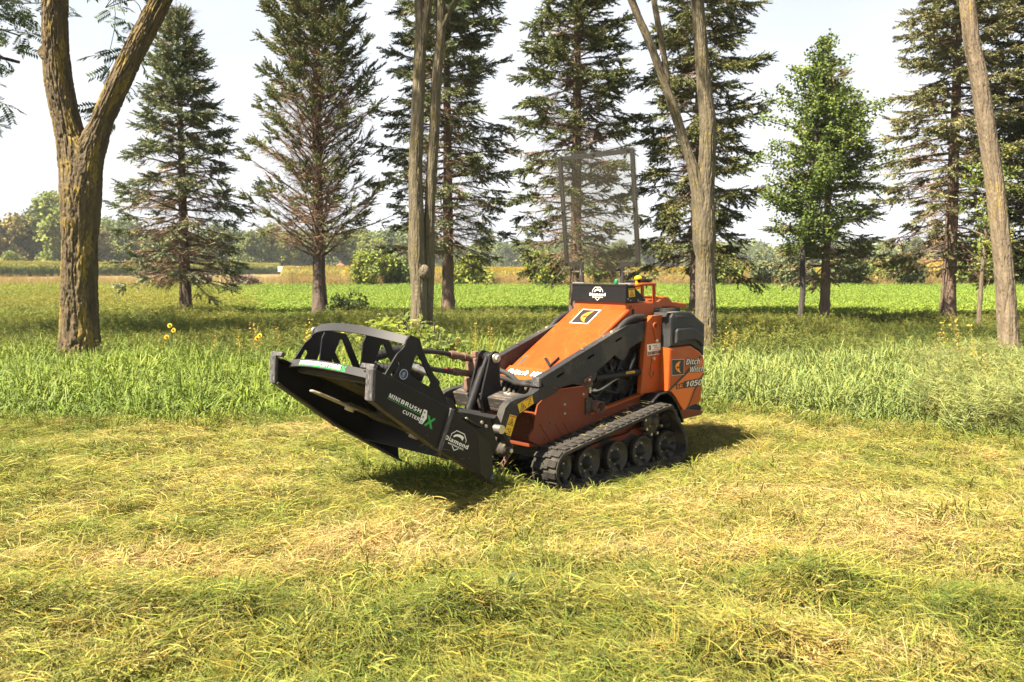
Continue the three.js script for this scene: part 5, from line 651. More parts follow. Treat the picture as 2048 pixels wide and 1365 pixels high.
// arc from side to side, bulging forward along the deck
const arcX = (z, end, bulge) => end - bulge * (1 - (z / 0.495) ** 2);
function arcStrip(end, bulge, y0, y1, thick, zMax = 0.488, power = 1) { const n = 40, pos = [], idx = [], quad = (a, b, c, d) => { const o = pos.length / 3; pos.push(...a, ...b, ...c, ...d); idx.push(o, o + 1, o + 2, o, o + 2, o + 3); };
  const P = (k) => { const z = lerp(-zMax, zMax, k / n), x = end - bulge * (1 - Math.pow(Math.abs(z / 0.495), 2 * power)); return [x, z]; };
  for (let k = 0; k < n; k++) { const [xa, za] = P(k), [xb, zb] = P(k + 1); quad([xa, y0, za], [xb, y0, zb], [xb, y1, zb], [xa, y1, za]); quad([xa + thick, y1, za], [xb + thick, y1, zb], [xb + thick, y0, zb], [xa + thick, y0, za]); quad([xa, y1, za], [xb, y1, zb], [xb + thick, y1, zb], [xa + thick, y1, za]); quad([xa + thick, y0, za], [xb + thick, y0, zb], [xb, y0, zb], [xa, y0, za]); }
  const g = new THREE.BufferGeometry(); g.setAttribute('position', new THREE.Float32BufferAttribute(pos, 3)); g.setIndex(idx); const m = mergeVertices(g); m.computeVertexNormals(); return toCreasedNormals(m, 0.6); }
const barAt = D(-1.360, 1.088); // middle of the bar's ends
obj('push_bar', [arcStrip(barAt[0] + 0.0, 0.125, barAt[1] - 0.024, barAt[1] + 0.026, 0.012, 0.487)], worn([0.022, 0.022, 0.024], [0.08, 0.078, 0.075], 0.4, 0.4, 41, 8), cutter);
obj('bar_end_ring', [new THREE.TorusGeometry(0.020, 0.007, 8, 18).translate(barAt[0] + 0.01, barAt[1] + 0.008, -0.505)], M.zinc, cutter);
obj('front_lip', [arcStrip(-0.004, 0.092, -0.040, 0.006, 0.010, 0.488)], worn([0.02, 0.02, 0.022], [0.07, 0.068, 0.066], 0.4, 0.4, 43, 8), cutter);
{ // lettering that follows the curved lip
  const n = 24, pos = [], uv = [], idx = []; for (let k = 0; k <= n; k++) { const z = lerp(-0.17 - 0.10, 0.30 - 0.02, k / n), x = arcX(z, -0.004, 0.092) - 0.0022; pos.push(x, 0.003, z, x, -0.0375, z); uv.push(k / n, 1, k / n, 0); if (k < n) { const o = 2 * k; idx.push(o, o + 1, o + 2, o + 2, o + 1, o + 3); } }
  const g = new THREE.BufferGeometry(); g.setAttribute('position', new THREE.Float32BufferAttribute(pos, 3)); g.setAttribute('uv', new THREE.Float32BufferAttribute(uv, 2)); g.setIndex(idx); g.computeVertexNormals();
  const tex = canvasTex(1024, 80, (c) => { c.fillStyle = '#e9e9e4'; fitText(c, 'MINIBRUSHCUTTER', 20, 60, 800, 66, 'bold'); c.fillStyle = '#e0e0da'; c.fillRect(828, 10, 46, 52); c.fillStyle = '#15181a'; fitText(c, 'PRO', 832, 46, 38, 24); c.fillStyle = '#1d9a3f'; fitText(c, 'X', 882, 68, 84, 80, 'bold'); c.fillRect(10, 68, 950, 8); });
  obj('lip_lettering', g, new THREE.MeshStandardMaterial({ map: tex, transparent: true, roughness: 0.45, side: THREE.DoubleSide }), cutter); }
{ // deck plate with its curved front edge
  const sh = new THREE.Shape(); for (let k = 0; k <= 40; k++) { const z = lerp(-0.488, 0.488, k / 40), x = arcX(z, 0.006, 0.092); k ? sh.lineTo(x, -z) : sh.moveTo(x, -z); } sh.lineTo(0.80, -0.488); sh.lineTo(0.80, 0.488); sh.closePath();
  const g = new THREE.ExtrudeGeometry(sh, { depth: 0.008, bevelEnabled: false }); g.rotateX(-Math.PI / 2); g.translate(0, -0.012, 0);
  obj('deck_plate', [g], M.under, cutter); obj('deck_stiffener', [boxy(0.16, 0.60, -0.035, -0.013, -0.03, 0.03, 0.004), boxy(0.05, 0.09, -0.045, -0.013, -0.46, 0.46, 0.004)], M.under, cutter);
  obj('rear_curtain', [boxy(0.74, 0.752, -0.26, 0.0, -0.49, 0.49, 0.003)], M.black, cutter);
}
// blade on its carrier below the deck
{ const bl = new THREE.Group(); bl.name = 'blade_carrier'; cutter.add(bl); bl.position.set(0.46, -0.165, 0.02); bl.rotation.y = -0.20; bl.rotation.z = 0.0;
  obj('blade', [plate([[-0.50, -0.035], [-0.475, -0.045], [-0.28, -0.04], [-0.20, -0.05], [-0.20, 0.05], [-0.30, 0.045], [-0.46, 0.04], [-0.50, 0.02]], -0.006, 0.006, 0.003).rotateX(Math.PI / 2)], worn([0.16, 0.14, 0.10], [0.42, 0.37, 0.27], 0.6, 0.45, 45), bl);
  obj('blade', [plate([[-0.50, -0.035], [-0.475, -0.045], [-0.28, -0.04], [-0.20, -0.05], [-0.20, 0.05], [-0.30, 0.045], [-0.46, 0.04], [-0.50, 0.02]], -0.006, 0.006, 0.003).rotateX(Math.PI / 2).rotateY(Math.PI)], worn([0.14, 0.12, 0.08], [0.36, 0.31, 0.22], 0.6, 0.5, 46), bl);
  obj('carrier_bar', [boxy(-0.27, 0.27, 0.0, 0.02, -0.06, 0.06, 0.006), new THREE.CylinderGeometry(0.10, 0.10, 0.03, 30).translate(0, 0.015, 0)], M.under, bl); obj('blade_bolt', [new THREE.CylinderGeometry(0.03, 0.03, 0.03, 18).translate(-0.235, -0.008, 0), new THREE.CylinderGeometry(0.03, 0.03, 0.03, 18).translate(0.235, -0.008, 0)], M.cream, bl); obj('spindle', [new THREE.CylinderGeometry(0.05, 0.06, 0.16, 24).translate(0, 0.09, 0)], M.under, bl); }
// motor, guarded hoses and pipes back to the loader
const dp = ([x, y, z]) => [...D(x, y), z];
obj('drive_motor', [new THREE.CylinderGeometry(0.075, 0.085, 0.13, 26).translate(0.42, 0.07, 0.12), boxy(0.33, 0.51, 0.13, 0.19, 0.05, 0.19, 0.01), boxy(0.32, 0.56, -0.003, 0.02, -0.06, 0.30, 0.006)], M.black, cutter);
obj('motor_fitting', [rod(dp([-1.14, 0.910, 0.20]), dp([-1.045, 0.862, 0.255]), 0.024, 14), rod(dp([-1.10, 0.890, 0.222]), dp([-1.085, 0.882, 0.232]), 0.030, 6), rod(dp([-1.045, 0.862, 0.255]), dp([-1.01, 0.845, 0.275]), 0.019, 12)], M.zinc, cutter);
{ const line = [[-1.13, 0.895, 0.20], [-1.20, 0.885, 0.12], [-1.27, 0.90, 0.06], [-1.25, 0.935, -0.02], [-1.12, 0.965, -0.05], [-0.96, 0.975, -0.08]].map(dp), cv = new THREE.CatmullRomCurve3(line.map((p) => V(...p)));
  const h = obj('guarded_hose', [new THREE.TubeGeometry(cv, 60, 0.030, 14)], M.hose, cutter), wraps = []; for (let k = 1; k < 22; k++) { const p = cv.getPoint(k / 22), t = cv.getTangent(k / 22).applyAxisAngle(UPV, 0.25); wraps.push(new THREE.TorusGeometry(0.0305, 0.0035, 6, 20).applyQuaternion(new THREE.Quaternion().setFromUnitVectors(V(0, 0, 1), t)).translate(p.x, p.y, p.z)); } obj('spiral_guard', wraps, M.black, h); }
obj('hose_pipe', [hose([[-0.99, 0.975, -0.07], [-0.80, 0.955, -0.09], [-0.62, 0.93, -0.12], [-0.50, 0.905, -0.15]].map(dp), 0.0165, 30, 12)], M.hose, cutter);
obj('hose_pipe', [hose([[-1.02, 0.845, 0.27], [-0.97, 0.80, 0.27], [-0.93, 0.78, 0.22]].map(dp), 0.017, 14, 12), hose([[-1.10, 0.93, 0.06], [-0.98, 0.895, 0.04], [-0.80, 0.845, 0.0], [-0.62, 0.81, -0.08], [-0.50, 0.79, -0.14]].map(dp), 0.0165, 30, 12)], M.hose, cutter);
obj('pipe_coupling', [rod(dp([-0.52, 0.910, -0.145]), dp([-0.30, 0.862, -0.15]), 0.024, 16), rod(dp([-0.50, 0.905, -0.15]), dp([-0.46, 0.896, -0.15]), 0.029, 8), rod(dp([-0.40, 0.884, -0.15]), dp([-0.37, 0.878, -0.15]), 0.031, 16)], M.rusty, cutter);
obj('pipe_coupling', [rod(dp([-0.52, 0.794, -0.135]), dp([-0.30, 0.755, -0.15]), 0.022, 16), rod(dp([-0.49, 0.789, -0.137]), dp([-0.45, 0.782, -0.14]), 0.027, 8)], M.rusty, cutter);
obj('coupling_band', [rod(dp([-0.565, 0.803, -0.118]), dp([-0.545, 0.799, -0.125]), 0.023, 14)], std(0.35, 0.02, 0.02, 0.5), cutter);
// mounting gussets at the rear of the deck
for (const s of [1, -1]) { const gu = obj('mount_gusset', [plate(DD([[-1.045, 0.672], [-0.985, 0.640], [-0.866, 0.614], [-0.706, 0.569], [-0.683, 0.517], [-0.636, 0.379], [-0.70, 0.30], [-0.86, 0.40], [-1.02, 0.60]]), s > 0 ? 0.44 : -0.462, s > 0 ? 0.462 : -0.44, 0.003)], M.black, cutter); for (const [x, y] of [[-0.775, 0.548], [-0.74, 0.52], [-0.90, 0.585]]) obj('bolt', [bolt([...D(x, y), s * 0.465], 0.011, 0.012)], M.cream, gu); obj('mount_foot', [plate(DD([[-1.06, 0.735], [-1.02, 0.72], [-0.97, 0.64], [-1.05, 0.665]]), s > 0 ? 0.40 : -0.48, s > 0 ? 0.48 : -0.40, 0.003)], M.black, cutter); }
obj('mount_beam', [boxy(0.74, 0.80, -0.002, 0.05, -0.44, 0.44, 0.006)], M.black, cutter);
obj('mount_pin', [rod(dp([-0.60, 0.48, 0.462]), dp([-0.60, 0.48, 0.40]), 0.028, 16), rod(dp([-0.56, 0.475, 0.33]), dp([-0.50, 0.477, 0.30]), 0.03, 18)], M.zinc, cutter);
// lettering on the near side plate
print('side_lettering', sideQuad(...DD([[-1.529, 0.826], [-1.190, 0.6485], [-1.232, 0.5685], [-1.571, 0.746]]), 0.5592), 1155, 270, (g) => { g.fillStyle = '#dededa'; fitText(g, 'MINI', 8, 108, 258, 96, 'bold'); fitText(g, 'BRUSH', 276, 108, 500, 96, 'bold'); g.fillStyle = '#1a8f3a'; g.fillRect(4, 124, 790, 12); g.fillStyle = '#dededa'; fitText(g, 'CUTTER', 392, 238, 400, 84, 'bold'); g.beginPath(); g.moveTo(800, 14); g.lineTo(880, 14); g.lineTo(930, 140); g.lineTo(880, 262); g.lineTo(800, 262); g.closePath(); g.fill(); g.fillStyle = '#15171a'; g.save(); fitText(g, 'P', 822, 92, 44, 66); fitText(g, 'R', 822, 168, 46, 66); fitText(g, 'O', 820, 246, 48, 66); g.restore(); g.fillStyle = '#1c9a40'; fitText(g, 'X', 916, 262, 214, 262, 'bold'); }, cutter);
print('side_emblem', sideQuad(...DD([[-1.120, 0.583], [-0.928, 0.487], [-0.982, 0.379], [-1.174, 0.475]]), 0.5592), 330, 190, (g, w, h) => diamondMark(g, w, h, 'MOWERS'), cutter);
{ const c = D(-0.727, 0.2), r = 0.024, z = 0.5095; print('round_badge', [[c[0] - r, c[1] + r, z + 0.009], [c[0] + r, c[1] + r, z - 0.009], [c[0] + r, c[1] - r, z - 0.009], [c[0] - r, c[1] - r, z + 0.009]], 96, 96, (g) => { g.fillStyle = '#7f93a8'; g.beginPath(); g.arc(48, 48, 46, 0, 7); g.fill(); g.fillStyle = '#16243f'; g.beginPath(); g.arc(48, 48, 40, 0, 7); g.fill(); g.fillStyle = '#9fb2c6'; fitText(g, '25', 30, 60, 36, 32); }, cutter); }
// ---------------------------------------------------------------- grass: mown hay in front, standing grass, weeds between the trunks
const inPatch = (r, d0, d1, margin = 1.0) => { const d = Math.sqrt(lerp(d0 * d0, d1 * d1, r())); return [between(r, -1, 1) * (0.575 * d + margin * 0.35), -d]; };
const flow = (x, z) => 6.283 * (0.9 * fbm(x * 0.42 + 60, z * 0.5 + 20, 3)) + 1.2 * (noise(x * 2.1, z * 2.1) - 0.5) - 2.4;
const MORIGIN = [0.052, -6.352];
const toMachine = (x, z) => { const a = x - MORIGIN[0], b = z - MORIGIN[1]; return [a * 0.723 - b * 0.691, a * 0.691 + b * 0.723]; };
const underMachine = (x, z) => { const [u, w] = toMachine(x, z); return (u > -0.35 && u < 1.5 && Math.abs(w) < 0.62); };
function lockGeo(seed, n, l0, l1, w0, w1, spread, up, fan) { const r = rngOf(seed), s = new Strips();
  for (let k = 0; k < n; k++) { const a = between(r, -fan, fan), l = between(r, l0, l1), d = V(Math.cos(a), 0, Math.sin(a)), b = V(between(r, -1, 1) * spread, between(r, -0.012, 0.03), between(r, -1, 1) * spread), h = l * up * between(r, -0.2, 1), tilt = l * between(r, -0.12, 0.34), c = between(r, -0.16, 0.16) * l, sd = V(-d.z, between(r, -0.9, 0.9), d.x).normalize(), w = between(r, w0, w1);
    const P = (t) => V(b.x + d.x * l * (t - 0.4) - d.z * c * t * t, b.y + h * 4 * t * (1 - t) + tilt * (t - 0.5), b.z + d.z * l * (t - 0.4) + d.x * c * t * t), pk = r() < 0.16 ? 1.55 : 1, c0 = vary([0.85 * pk, 0.85 * pk, 0.9 * pk], r, 0.36), c1 = vary([1.05 * pk, 1.03 * pk, 1.1 * pk], r, 0.36);
    s.strip([P(0), P(0.35), P(0.7), P(1)], [w * 0.7, w, w * 0.85, w * 0.15], sd, c0, c1); }
  return s.geometry(); }
function standGeo(seed, n, l0, l1, w0, w1, spread, droop, foot = [0.8, 0.85, 0.6]) { const r = rngOf(seed), s = new Strips();
  for (let k = 0; k < n; k++) { const a = r() * 6.283, l = between(r, l0, l1), d = V(Math.cos(a), 0, Math.sin(a)), b = V(between(r, -1, 1) * spread, -0.02, between(r, -1, 1) * spread), sd = V(-d.z, between(r, -0.25, 0.25), d.x).normalize(), w = between(r, w0, w1), dr = droop * between(r, 0.4, 1.2), out = between(r, 0.15, 0.55);
    const P = (t) => V(b.x + d.x * l * out * (t + dr * t * t * 0.8), b.y + l * (t - dr * 0.62 * t * t * t), b.z + d.z * l * out * (t + dr * t * t * 0.8));
    s.strip([P(0), P(0.25), P(0.48), P(0.68), P(0.86), P(1)], [w * 0.5, w * 0.9, w, w * 0.9, w * 0.6, w * 0.08], sd, vary(foot, r, 0.2), vary([1.1, 1.1, 1.05], r, 0.22)); }
  return s.geometry(); }
const LOCK = [lockGeo(1, 30, 0.10, 0.28, 0.0006, 0.0014, 0.07, 0.24, 0.4), lockGeo(2, 30, 0.07, 0.20, 0.0007, 0.0016, 0.075, 0.26, 0.8)], TANGLE = [lockGeo(3, 30, 0.05, 0.20, 0.0007, 0.0020, 0.09, 0.12, 3.14), lockGeo(4, 32, 0.02, 0.10, 0.0008, 0.0022, 0.10, 0.1, 3.14), lockGeo(15, 28, 0.04, 0.16, 0.0006, 0.0015, 0.09, 0.18, 3.14), lockGeo(18, 20, 0.025, 0.09, 0.0018, 0.0042, 0.10, 0.15, 3.14)];
const STUBBLE = standGeo(5, 14, 0.035, 0.11, 0.0011, 0.0019, 0.07, 0.15, [1, 0.95, 0.85]), TUFT = [standGeo(6, 11, 0.07, 0.17, 0.002, 0.004, 0.05, 0.9), standGeo(7, 9, 0.10, 0.24, 0.0025, 0.0048, 0.04, 1.0)];
const TALL = [standGeo(8, 10, 0.34, 0.54, 0.005, 0.0105, 0.10, 1.25, [0.8, 0.84, 0.65]), standGeo(9, 11, 0.26, 0.48, 0.0045, 0.009, 0.11, 1.45, [0.8, 0.84, 0.65]), standGeo(10, 8, 0.4, 0.6, 0.003, 0.006, 0.07, 0.8, [0.8, 0.84, 0.65])];
function sow(name, label, geos, mat, n, seed, place, colour) { const r = rngOf(seed), m = geos.map(() => []), c = geos.map(() => []); for (let k = 0; k < n; k++) { const p = place(r); if (!p) continue; const [x, y, z, turn, size, tiltA = 0] = p, v = Math.floor(r() * geos.length), q = new THREE.Quaternion().setFromEuler(new THREE.Euler(between(r, -tiltA, tiltA), turn, between(r, -tiltA, tiltA), 'YXZ')); m[v].push(pose(V(x, y, z), q, size)); c[v].push(colour(r, x, z)); }
  const t = thing(name, label, 'grass'); t.userData.kind = 'stuff'; geos.forEach((g, v) => m[v].length && swarm(name + '_blades', g, mat, m[v], c[v], t)); }
const hay = (r, x, z) => { const t = clamp(dry(x, z) + between(r, -0.38, 0.38), 0, 1), lush = [0.088, 0.122, 0.014], lime2 = [0.232, 0.228, 0.037], strawC = [0.385, 0.29, 0.108]; const c = t < 0.5 ? mix3(lush, lime2, t * 2) : mix3(lime2, strawC, t * 2 - 1); const q = vary(c, r, 0.22); return C(q[0], q[1], q[2]); };
const lushC = (r, x, z) => { const t = clamp(dry(x, z) * 0.8 + between(r, -0.3, 0.3), 0, 1), q = vary(mix3([0.085, 0.125, 0.014], [0.21, 0.22, 0.038], t), r, 0.22); return C(q[0], q[1], q[2]); };
const strawCol = (r) => { const q = vary(mix3([0.24, 0.175, 0.065], [0.46, 0.36, 0.16], r()), r, 0.2); return C(q[0], q[1], q[2]); };
sow('cut_grass', 'combed locks of freshly cut grass lying over the mown ground', LOCK, GRASS, 17500, 401, (r) => { const [x, z] = inPatch(r, 2.75, 9.9); if (-z > mownEdge(x) + 0.15 || underMachine(x, z) || noise(x * 3.1, z * 4.2 + 7) < between(r, 0.05, 0.42)) return; return [x, groundY(x, z) + between(r, 0.0, 0.028), z, flow(x, z) + between(r, -0.8, 0.8), between(r, 0.55, 1.25), 0.2]; }, hay);
sow('grass_clippings', 'tangled clippings and dry stems scattered over the mown ground', TANGLE, GRASS, 36000, 402, (r) => { const [x, z] = inPatch(r, 2.75, 9.9); if (-z > mownEdge(x) + 0.25 || underMachine(x, z)) return; return [x, groundY(x, z) + between(r, 0.0, 0.035), z, r() * 6.28, between(r, 0.7, 1.3), 0.35]; }, hay);
sow('stubble', 'short straw coloured stubble in the dry patches', [STUBBLE], GRASS, 11000, 403, (r) => { const [x, z] = inPatch(r, 2.75, 9.7); if (-z > mownEdge(x) || underMachine(x, z) || dry(x, z) < between(r, 0.25, 0.95)) return; return [x, groundY(x, z), z, r() * 6.28, between(r, 0.6, 1.2), 0.25]; }, strawCol);
sow('grass_tufts', 'small green tufts left standing in the mown patch', TUFT, GRASS, 19000, 404, (r) => { const [x, z] = inPatch(r, 2.75, 9.9); if (-z > mownEdge(x) + 0.1 || underMachine(x, z) || noise(x * 2.3 + 9, z * 2.6) < between(r, 0.25, 0.9)) return; return [x, groundY(x, z), z, r() * 6.28, between(r, 0.4, 0.95), 0.4]; }, lushC);
sow('deck_grass', 'longer grass left standing under the raised cutter deck', [standGeo(16, 8, 0.14, 0.30, 0.0022, 0.0045, 0.05, 0.8), standGeo(17, 7, 0.10, 0.2, 0.002, 0.004, 0.05, 0.6)], GRASS, 620, 411, (r) => { const u = between(r, -0.85, 0.1), w = between(r, -0.85, 0.8); if (Math.abs(w) < 0.58 && u > -0.28) return; if (w > 0.6 && (u < -0.95 || r() < 0.5)) return; const x = MORIGIN[0] + u * 0.723 + w * 0.691, z = MORIGIN[1] - u * 0.691 + w * 0.723; return [x, groundY(x, z) - 0.01, z, r() * 6.28, between(r, 0.8, 1.6) * (w > 0.5 ? 0.45 : 1), 0.35]; }, lushC);
sow('deck_front_grass', 'sunlit longer blades in front of the deck and its shadow', [standGeo(19, 9, 0.12, 0.26, 0.0016, 0.0036, 0.07, 1.0), STUBBLE], GRASS, 620, 412, (r) => { const u = between(r, -1.25, 0.1), w = between(r, 0.62, 1.05); const x = MORIGIN[0] + u * 0.723 + w * 0.691, z = MORIGIN[1] - u * 0.691 + w * 0.723; return [x, groundY(x, z), z, r() * 6.28, between(r, 0.5, 1.0), 0.45]; }, hay);
// loose fringe where uncut blades lean out over the mown patch, and blades round the tracks and the deck
sow('edge_grass', 'bent longer blades fringing the cut and the machine', [standGeo(13, 8, 0.16, 0.34, 0.002, 0.0045, 0.07, 1.1), standGeo(14, 6, 0.10, 0.22, 0.002, 0.004, 0.06, 0.7)], GRASS, 3400, 405, (r) => { if (r() < 0.72) { const x = between(r, -6.5, 6.5), d = mownEdge(x) + between(r, -0.5, 0.15); return [x, 0, -d, r() * 6.28, between(r, 0.5, 1.15), 0.45]; }
  const u = between(r, -1.1, 1.4), w = r() < 0.6 ? between(r, 0.55, 0.72) : between(r, 0.1, 0.62); if (w < 0.55 && u > -0.3) return; const x = MORIGIN[0] + u * 0.723 + w * 0.691, z = MORIGIN[1] - u * 0.691 + w * 0.723; return [x, groundY(x, z), z, r() * 6.28, between(r, 0.2, 0.5), 0.4]; }, lushC);
sow('tall_grass', 'broad bladed green grass standing uncut behind the mown patch', TALL, GLOSSY, 11500, 406, (r) => { const [x, z] = inPatch(r, 7.4, 15.5, 2.5); const d = -z; if (d < mownEdge(x) - 0.02) return; if (d > 14 && r() < (d - 14) / 1.6) return; const ramp = 0.72 + 0.28 * sstep(d - mownEdge(x), 0, 0.8); return [x, 0, z, r() * 6.28, between(r, 0.76, 1.14) * ramp * (0.82 + 0.4 * noise(x * 0.8, z * 0.8)), 0.2]; },
  (r, x, z) => { const t = sstep(x, -1, 3.2), w = fbm(x * 0.8, z * 0.8, 3); const a = mix3([0.10, 0.155, 0.014], [0.115, 0.155, 0.03], t), b = mix3([0.21, 0.27, 0.03], [0.24, 0.285, 0.08], t), q = vary(mix3(a, b, clamp(w + between(r, -0.3, 0.3), 0, 1)), r, 0.18); return C(q[0], q[1], q[2]); });
// clippings caught on the near track, the deck and the platform
{ const r = rngOf(420), a = new Strips(), b = new Strips(); const bit = (s, p, l, flat) => { const d = ux(r); d.y *= flat; d.normalize(); const e = p.clone().addScaledVector(d, l), m = p.clone().lerp(e, 0.5); m.y += 0.006; s.strip([p, m, e], [0.0012, 0.0018, 0.0005], V(-d.z, 0.3, d.x).normalize(), vary([0.30, 0.25, 0.09], r, 0.3), vary([0.36, 0.29, 0.11], r, 0.3)); };
  for (let k = 0; k < 70; k++) { const t = r(); bit(a, V(lerp(-0.08, 1.0, t), lerp(0.283, 0.497, t) + 0.004, between(r, 0.33, 0.52)), between(r, 0.03, 0.09), 0.15); }
  for (let k = 0; k < 45; k++) bit(a, V(between(r, -0.15, 1.2), between(r, 0.02, 0.06), between(r, 0.53, 0.56)), between(r, 0.04, 0.1), 0.5);
  for (let k = 0; k < 40; k++) bit(b, V(between(r, 0.05, 0.75), between(r, 0.006, 0.012), between(r, -0.4, 0.45)), between(r, 0.03, 0.1), 0.05);
  for (let k = 0; k < 60; k++) { const u = between(r, 0.2, 1.0), q = D(lerp(-1.40, -0.72, u), lerp(0.605, 0.165, u)); bit(b, V(q[0], q[1] - 0.01, between(r, 0.47, 0.55)), between(r, 0.03, 0.09), 0.7); }
  obj('caught_grass', a.geometry(), GRASS, loader).userData.kind = 'stuff'; obj('caught_grass', b.geometry(), GRASS, cutter).userData.kind = 'stuff'; }
// fine weeds: thin stems with side shoots and seed heads
function weedGeo(seed, n, h0, h1, head, fluff, fw = 0.006) { const r = rngOf(seed), s = new Strips(); for (let k = 0; k < n; k++) { const a = r() * 6.283, l = between(r, h0, h1), b = V(between(r, -0.14, 0.14), -0.02, between(r, -0.14, 0.14)), lean = between(r, 0.05, 0.3), P = (t) => V(b.x + Math.cos(a) * l * lean * t * t, l * t, b.z + Math.sin(a) * l * lean * t * t);
    s.strip([P(0), P(0.5), P(1)], [0.003, 0.0025, 0.001], V(-Math.sin(a), 0, Math.cos(a)), [0.8, 0.85, 0.7], [1, 1, 0.9]);
    for (let q = 0; q < fluff; q++) { const t = between(r, 0.2, 1), p = P(t), d = ux(r); d.y = Math.abs(d.y) * 0.7; const ll = between(r, 0.05, 0.14); s.strip([p, p.clone().addScaledVector(d, ll * 0.5), p.clone().addScaledVector(d, ll)], [0.002, fw, 0.001], V(0, 0, 0).crossVectors(d, ux(r)).normalize(), vary([0.9, 0.95, 0.8], r, 0.2), vary([1.1, 1.1, 0.95], r, 0.2)); }
    for (let q = 0; q < head; q++) { const p = P(between(r, 0.78, 1.02)), d = ux(r); s.leaf(p, d, V(0, 0, 0).crossVectors(d, ux(r)).normalize(), 0.03, 0.007, vary([1.5, 1.25, 0.8], r, 0.2)); } }
  return s.geometry(); }
const WEED = [weedGeo(21, 7, 0.32, 0.62, 7, 9), weedGeo(22, 6, 0.4, 0.78, 9, 8)], FEATHER = [weedGeo(23, 14, 0.18, 0.46, 0, 40, 0.0024)];
sow('weeds', 'olive weeds and seeding grass standing in the shade between the trunks', WEED, FOLIAGE, 17000, 407, (r) => { const [x, z] = inPatch(r, 12.6, 22.5, 4); const d = -z; if (d < 14 && r() > (d - 12.6) / 1.4) return; if (d > 21 && r() < 0.4) return; return [x, 0, z, r() * 6.28, between(r, 0.55, 0.95) * (0.65 + 0.6 * noise(x * 0.5, z * 0.5)), 0.1]; }, (r, x, z) => { const q = vary(mix3([0.07, 0.105, 0.014], [0.165, 0.185, 0.034], clamp(fbm(x * 0.4, z * 0.4, 3) + between(r, -0.35, 0.35), 0, 1)), r, 0.2); return C(q[0], q[1], q[2]); });
sow('feathery_weeds', 'pale feathery weeds crowding in on the right of the standing grass', FEATHER, FOLIAGE, 420, 408, (r) => { const x = between(r, 3.2, 6.8), d = between(r, 7.5, 12.8); if (d < mownEdge(x) - 0.05 || (x / d) < 0.43 + 0.08 * noise(d * 2, x)) return; return [x, 0, -d, r() * 6.28, between(r, 0.7, 1.25), 0.12]; }, (r) => { const q = vary(mix3([0.15, 0.18, 0.045], [0.25, 0.265, 0.09], r()), r, 0.15); return C(q[0], q[1], q[2]); });
sow('verge_grass', 'tan dead grass along the verge at the far side of the field', [weedGeo(24, 12, 0.5, 0.95, 8, 6)], FOLIAGE, 5200, 409, (r) => { const px = between(r, -60, 2120), left = px < 560, d = left ? between(r, 62, 100) : between(r, 60, 68); return [B(px) * d, 0, -d, r() * 6.28, between(r, 0.8, 1.4) * (left ? 0.7 : 1), 0.15]; }, (r) => { const q = vary(mix3([0.20, 0.155, 0.065], [0.32, 0.245, 0.115], r()), r, 0.15); return C(q[0], q[1], q[2]); });
sow('meadow_grass', 'yellow green meadow grass beyond the forked trunk', [weedGeo(25, 12, 0.2, 0.5, 3, 8)], FOLIAGE, 9000, 410, (r) => { const px = between(r, -80, 520), d = 20 / (1 - r() * 0.72); if (r() > sstep(-B(px), 0.22, 0.42)) return; return [B(px) * d, 0, -d, r() * 6.28, between(r, 0.7, 1.1), 0.15]; }, (r, x, z) => { const q = vary(mix3([0.13, 0.17, 0.02], [0.27, 0.23, 0.042], clamp(fbm(x * 0.12, z * 0.05, 3) * 1.6 - 0.3 + between(r, -0.2, 0.2), 0, 1)), r, 0.15); return C(q[0], q[1], q[2]); });

// single plants one can point at
function flowerPlant(label, px, d, heads, seed) {
  const t = thing('coneflower', label, 'flower', spot(B(px), d)), r = rngOf(seed), stem = [], petals = new Strips(), green = new Strips(), disc = [];
  for (const [dx, h, face] of heads) { stem.push(hose([[dx * 0.3, 0, 0], [dx * 0.8, h * 0.6, 0.01], [dx, h, 0]], 0.004, 8, 5)); const c = V(dx, h, 0.012), n = V(face, 0.25, 1).normalize(), a = V(0, 1, 0).cross(n).normalize(), b = n.clone().cross(a);
    for (let k = 0; k < 13; k++) { const th = k / 13 * 6.283, dd = a.clone().multiplyScalar(Math.cos(th)).addScaledVector(b, Math.sin(th)), sd = a.clone().multiplyScalar(-Math.sin(th)).addScaledVector(b, Math.cos(th)); petals.strip([c.clone().addScaledVector(dd, 0.01), c.clone().addScaledVector(dd, 0.018).addScaledVector(n, 0.004), c.clone().addScaledVector(dd, 0.031)], [0.006, 0.010, 0.003], sd, [0.7, 0.30, 0.005], [0.78, 0.50, 0.01]); }
    disc.push(new THREE.SphereGeometry(0.012, 10, 8).translate(c.x + n.x * 0.006, c.y + n.y * 0.006, c.z + n.z * 0.006));
    for (let k = 0; k < 4; k++) { const p = V(dx * 0.7, h * between(r, 0.25, 0.8), 0), q = ux(r); q.y = Math.abs(q.y) * 0.4; q.normalize(); green.leaf(p, q, V(0, 0, 0).crossVectors(q, UPV).normalize(), 0.09, 0.02, vary([0.13, 0.19, 0.04], r, 0.2)); } }
  obj('stem', stem, std(0.12, 0.17, 0.04, 0.7), t); obj('leaves', green.geometry(), FOLIAGE, t); obj('petals', petals.geometry(), leafMat(0.2, 0.7), t); obj('flower_disc', disc, std(0.06, 0.03, 0.012, 0.8), t);
}
flowerPlant('coneflower plant with three yellow blossoms right of the forked trunk', 340, 11.6, [[-0.01, 0.75, 0.1], [0.035, 0.69, -0.2], [-0.055, 0.60, 0.3]], 1);
flowerPlant('coneflower plant with two overlapping yellow blossoms above the cutter deck', 514, 11.4, [[-0.008, 0.60, 0.3], [0.026, 0.635, -0.1]], 2);
